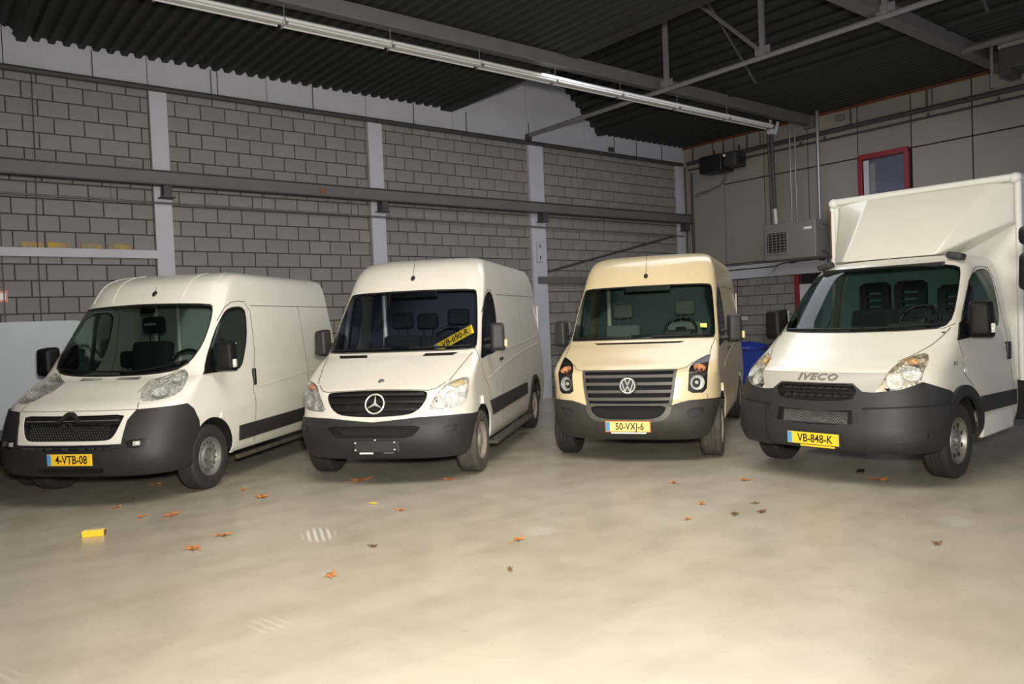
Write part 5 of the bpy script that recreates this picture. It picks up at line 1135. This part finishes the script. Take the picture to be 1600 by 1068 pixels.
# ---------------------------------------------------------------- things on the floor
def leaf_mesh(seed, m, lobes=5, size=.08):
    rnd = random.Random(seed); bm = bmesh.new(); n = lobes*4; c = bm.verts.new((0, 0, .014)); ring = []
    for k in range(n):
        a = 2*PI*k/n; r = size*(1.0 if k % 4 == 0 else (.62 if k % 2 else .42))*rnd.uniform(.8, 1.12)
        ring.append(bm.verts.new((r*math.cos(a), r*.72*math.sin(a), .004 + rnd.uniform(0, .022)*(1 if k % 4 == 0 else .4))))
    for k in range(n): bm.faces.new((c, ring[k], ring[(k+1) % n]))
    bar(bm, (0, 0, .012), (-size*1.5, size*.1, .004), .0022, 4)
    ex = bmesh.ops.solidify(bm, geom=bm.faces[:], thickness=.0012)
    return mesh('leaf', bm, m)
def floor_things():
    spec = [((3.888, 7.631), .10, 'o', 'orange leaf just in front of the star-badge van bumper'), ((4.54, 6.916), .055, 'o', 'reddish leaf near the right front wheel of the star-badge van'),
        ((2.793, 7.68), .085, 'o', 'orange leaf on the floor right of the chevron-badge van wheel'), ((1.913, 7.585), .085, 'o', 'elongated orange leaf in front of the chevron-badge van bumper'),
        ((1.68, 7.72), .04, 'o', 'small orange leaf touching the elongated leaf before the chevron-badge van'),
        ((2.025, 6.473), .07, 'o', 'orange leaf on open floor, upper of two left of the chalky tyre print'), ((1.714, 6.257), .075, 'o', 'orange leaf on open floor, lower of two left of the chalky tyre print'),
        ((2.212, 4.851), .065, 'o', 'large bright orange leaf nearest the camera, lower left of centre'), ((3.624, 4.594), .06, 'o', 'flat orange leaf beside the centre tyre print'),
        ((3.423, 6.532), .03, 'y', 'tiny yellow leaf below the star-badge van'), ((3.479, 6.106), .045, 'o', 'small red-brown leaf below the star-badge van, right of the tiny yellow one'),
        ((5.947, 5.025), .05, 'o', 'small orange leaf in front of the cream van plate'), ((5.434, 4.284), .05, 'o', 'flat orange leaf right of centre in front of the cream van'),
        ((4.949, 4.043), .035, 'o', 'tiny red leaf right of centre, nearest below the cream van'), ((6.49, 4.574), .055, 'o', 'orange leaf between the cream van and the box truck'),
        ((7.293, 3.631), .09, 'o', 'orange-brown leaf in the shadow under the box truck bumper'), ((5.332, 3.868), .05, 'b', 'dark upright curled leaf in front of the gap before the box truck'),
        ((5.567, 2.381), .04, 'b', 'dark dry leaf alone at the right on the open floor'), ((2.2, 9.297), .05, 'o', 'orange leaf under the front of the chevron-badge van'),
        ((2.782, 8.182), .04, 'o', 'small leaf by the edge of the chevron-badge van shadow'), ((3.478, 10.543), .07, 'o', 'leaf beside the sill of the chevron-badge van'),
        ((1.60, 8.35), .045, 'o', 'small leaf straight in front of the chevron-badge van plate'), ((1.818, 8.698), .04, 'b', 'brown leaf under the chevron-badge van bumper'),
        ((2.742, 5.254), .035, 'b', 'small pale brown leaf above and right of the nearest bright orange leaf'), ((3.136, 4.079), .028, 'b', 'tiny dark speck of leaf below the flat orange leaf at centre'),
        ((5.529, 3.746), .05, 'b', 'thin dark twig-like leaf right of the upright curled leaf'), ((5.75, 3.95), .035, 'b', 'small brown leaf above the thin twig-like leaf')]
    for k, ((x, y), s, c, l) in enumerate(spec):
        m = {'o': M['leaf'], 'b': M['leafbr'], 'y': M['carton']}[c]
        o = link('dry_leaf', leaf_mesh(k, m, 5, s*1.3), None, (x, y, 0.0005), (0, 0, (k*2.4) % 6.28)); tag(o, l, 'leaf', 'dry leaves on the floor')
    o = obj('small_carton', B_((0, 0, .026), (.17, .07, .05), .004), M['carton'], None, (1.216, 7.305, 0), (0, 0, -.45)); tag(o, 'small yellow carton lying on the floor in front of the chevron-badge van', 'carton')
    obj('carton_end', B_((.086, 0, .026), (.006, .062, .042), .002), M['leafbr'], o); obj('carton_flap', B_((0, 0, .052), (.16, .06, .002)), M['plate3'], o)
    # flat dark patches of dirt: rag under truck, chips
    o = obj('dark_rag', B_((0, 0, .008), (.20, .07, .014), .006), M['trim'], None, (7.55, 3.95, 0), (0, 0, .4)); tag(o, 'small dark rag under the box truck bumper', 'rag')
    # blue bin, pallet and bottles between the cream van and the truck
    p = empty('pallet', (13.35, 9.45, 0), -.35); tag(p, 'wooden pallet on the floor between the cream van and the box truck', 'pallet')
    for k in range(6): obj('deck_board', B_((-.5+k*.20, 0, .135), (.12, .9, .022), .003, 1), M['wood'], p)
    for y in (-.40, 0, .40):
        obj('stringer', B_((0, y, .062), (1.12, .09, .124), .004, 1), M['wood'], p)
    b = empty('blue_bin', (14.55, 10.1, 0), -.6); tag(b, 'blue plastic bin with bulging dark cover behind the box truck', 'bin')
    bm = bmesh.new(); f = [(-.42, -.30), (.42, -.30), (.42, .30), (-.42, .30)]; lo = [bm.verts.new((x*.86, y*.86, .02)) for x, y in f]; hi = [bm.verts.new((x, y, .88)) for x, y in f]
    bm.faces.new(lo[::-1]); [bm.faces.new((lo[i], lo[(i+1) % 4], hi[(i+1) % 4], hi[i])) for i in range(4)]; bm.faces.new(hi)
    bmesh.ops.bevel(bm, geom=bm.edges[:], offset=.04, segments=2, affect='EDGES'); obj('tub', bm, M['blue'], b, smooth=50)
    bm = bmesh.new(); bmesh.ops.create_uvsphere(bm, u_segments=20, v_segments=12, radius=1.0)
    for v in bm.verts: v.co = Vector((v.co.x*.48, v.co.y*.36, .86 + max(v.co.z, -.15)*.16))
    obj('lid', bm, M['blue'], b, smooth=60); obj('rim', B_((0, 0, .86), (.92, .68, .04), .012), mat('navy_bin_rim', (.01, .015, .08), .5), b)
    for k, (x, y, m, l) in enumerate(((13.25, 9.75, M['paper'], 'small white plastic jug on the pallet'), (13.5, 9.6, mat('pale_teal_plastic', (.25, .5, .5), .4), 'small pale teal bottle on the pallet'), (13.6, 9.35, mat('clear_grey_plastic', (.35, .36, .36), .3), 'grey translucent jug at the right side of the pallet'))):
        bm = bmesh.new(); lathe(bm, [(0, .001), (0, .08), (.02, .09), (.18, .09), (.24, .05), (.25, .03), (.29, .03), (.29, .001)], 16, 'z'); o = obj('bottle', bm, m, None, (x, y, .147), smooth=40); tag(o, l, 'bottle')
        bm = bmesh.new(); lathe(bm, [(.285, .034), (.32, .034), (.32, .001)], 12, 'z'); obj('cap', bm, M['lamp'], o, smooth=40)
hall(); build_van1(); build_van2(); build_van3(); build_truck(); build_low_van(); build_lorry(); floor_things()
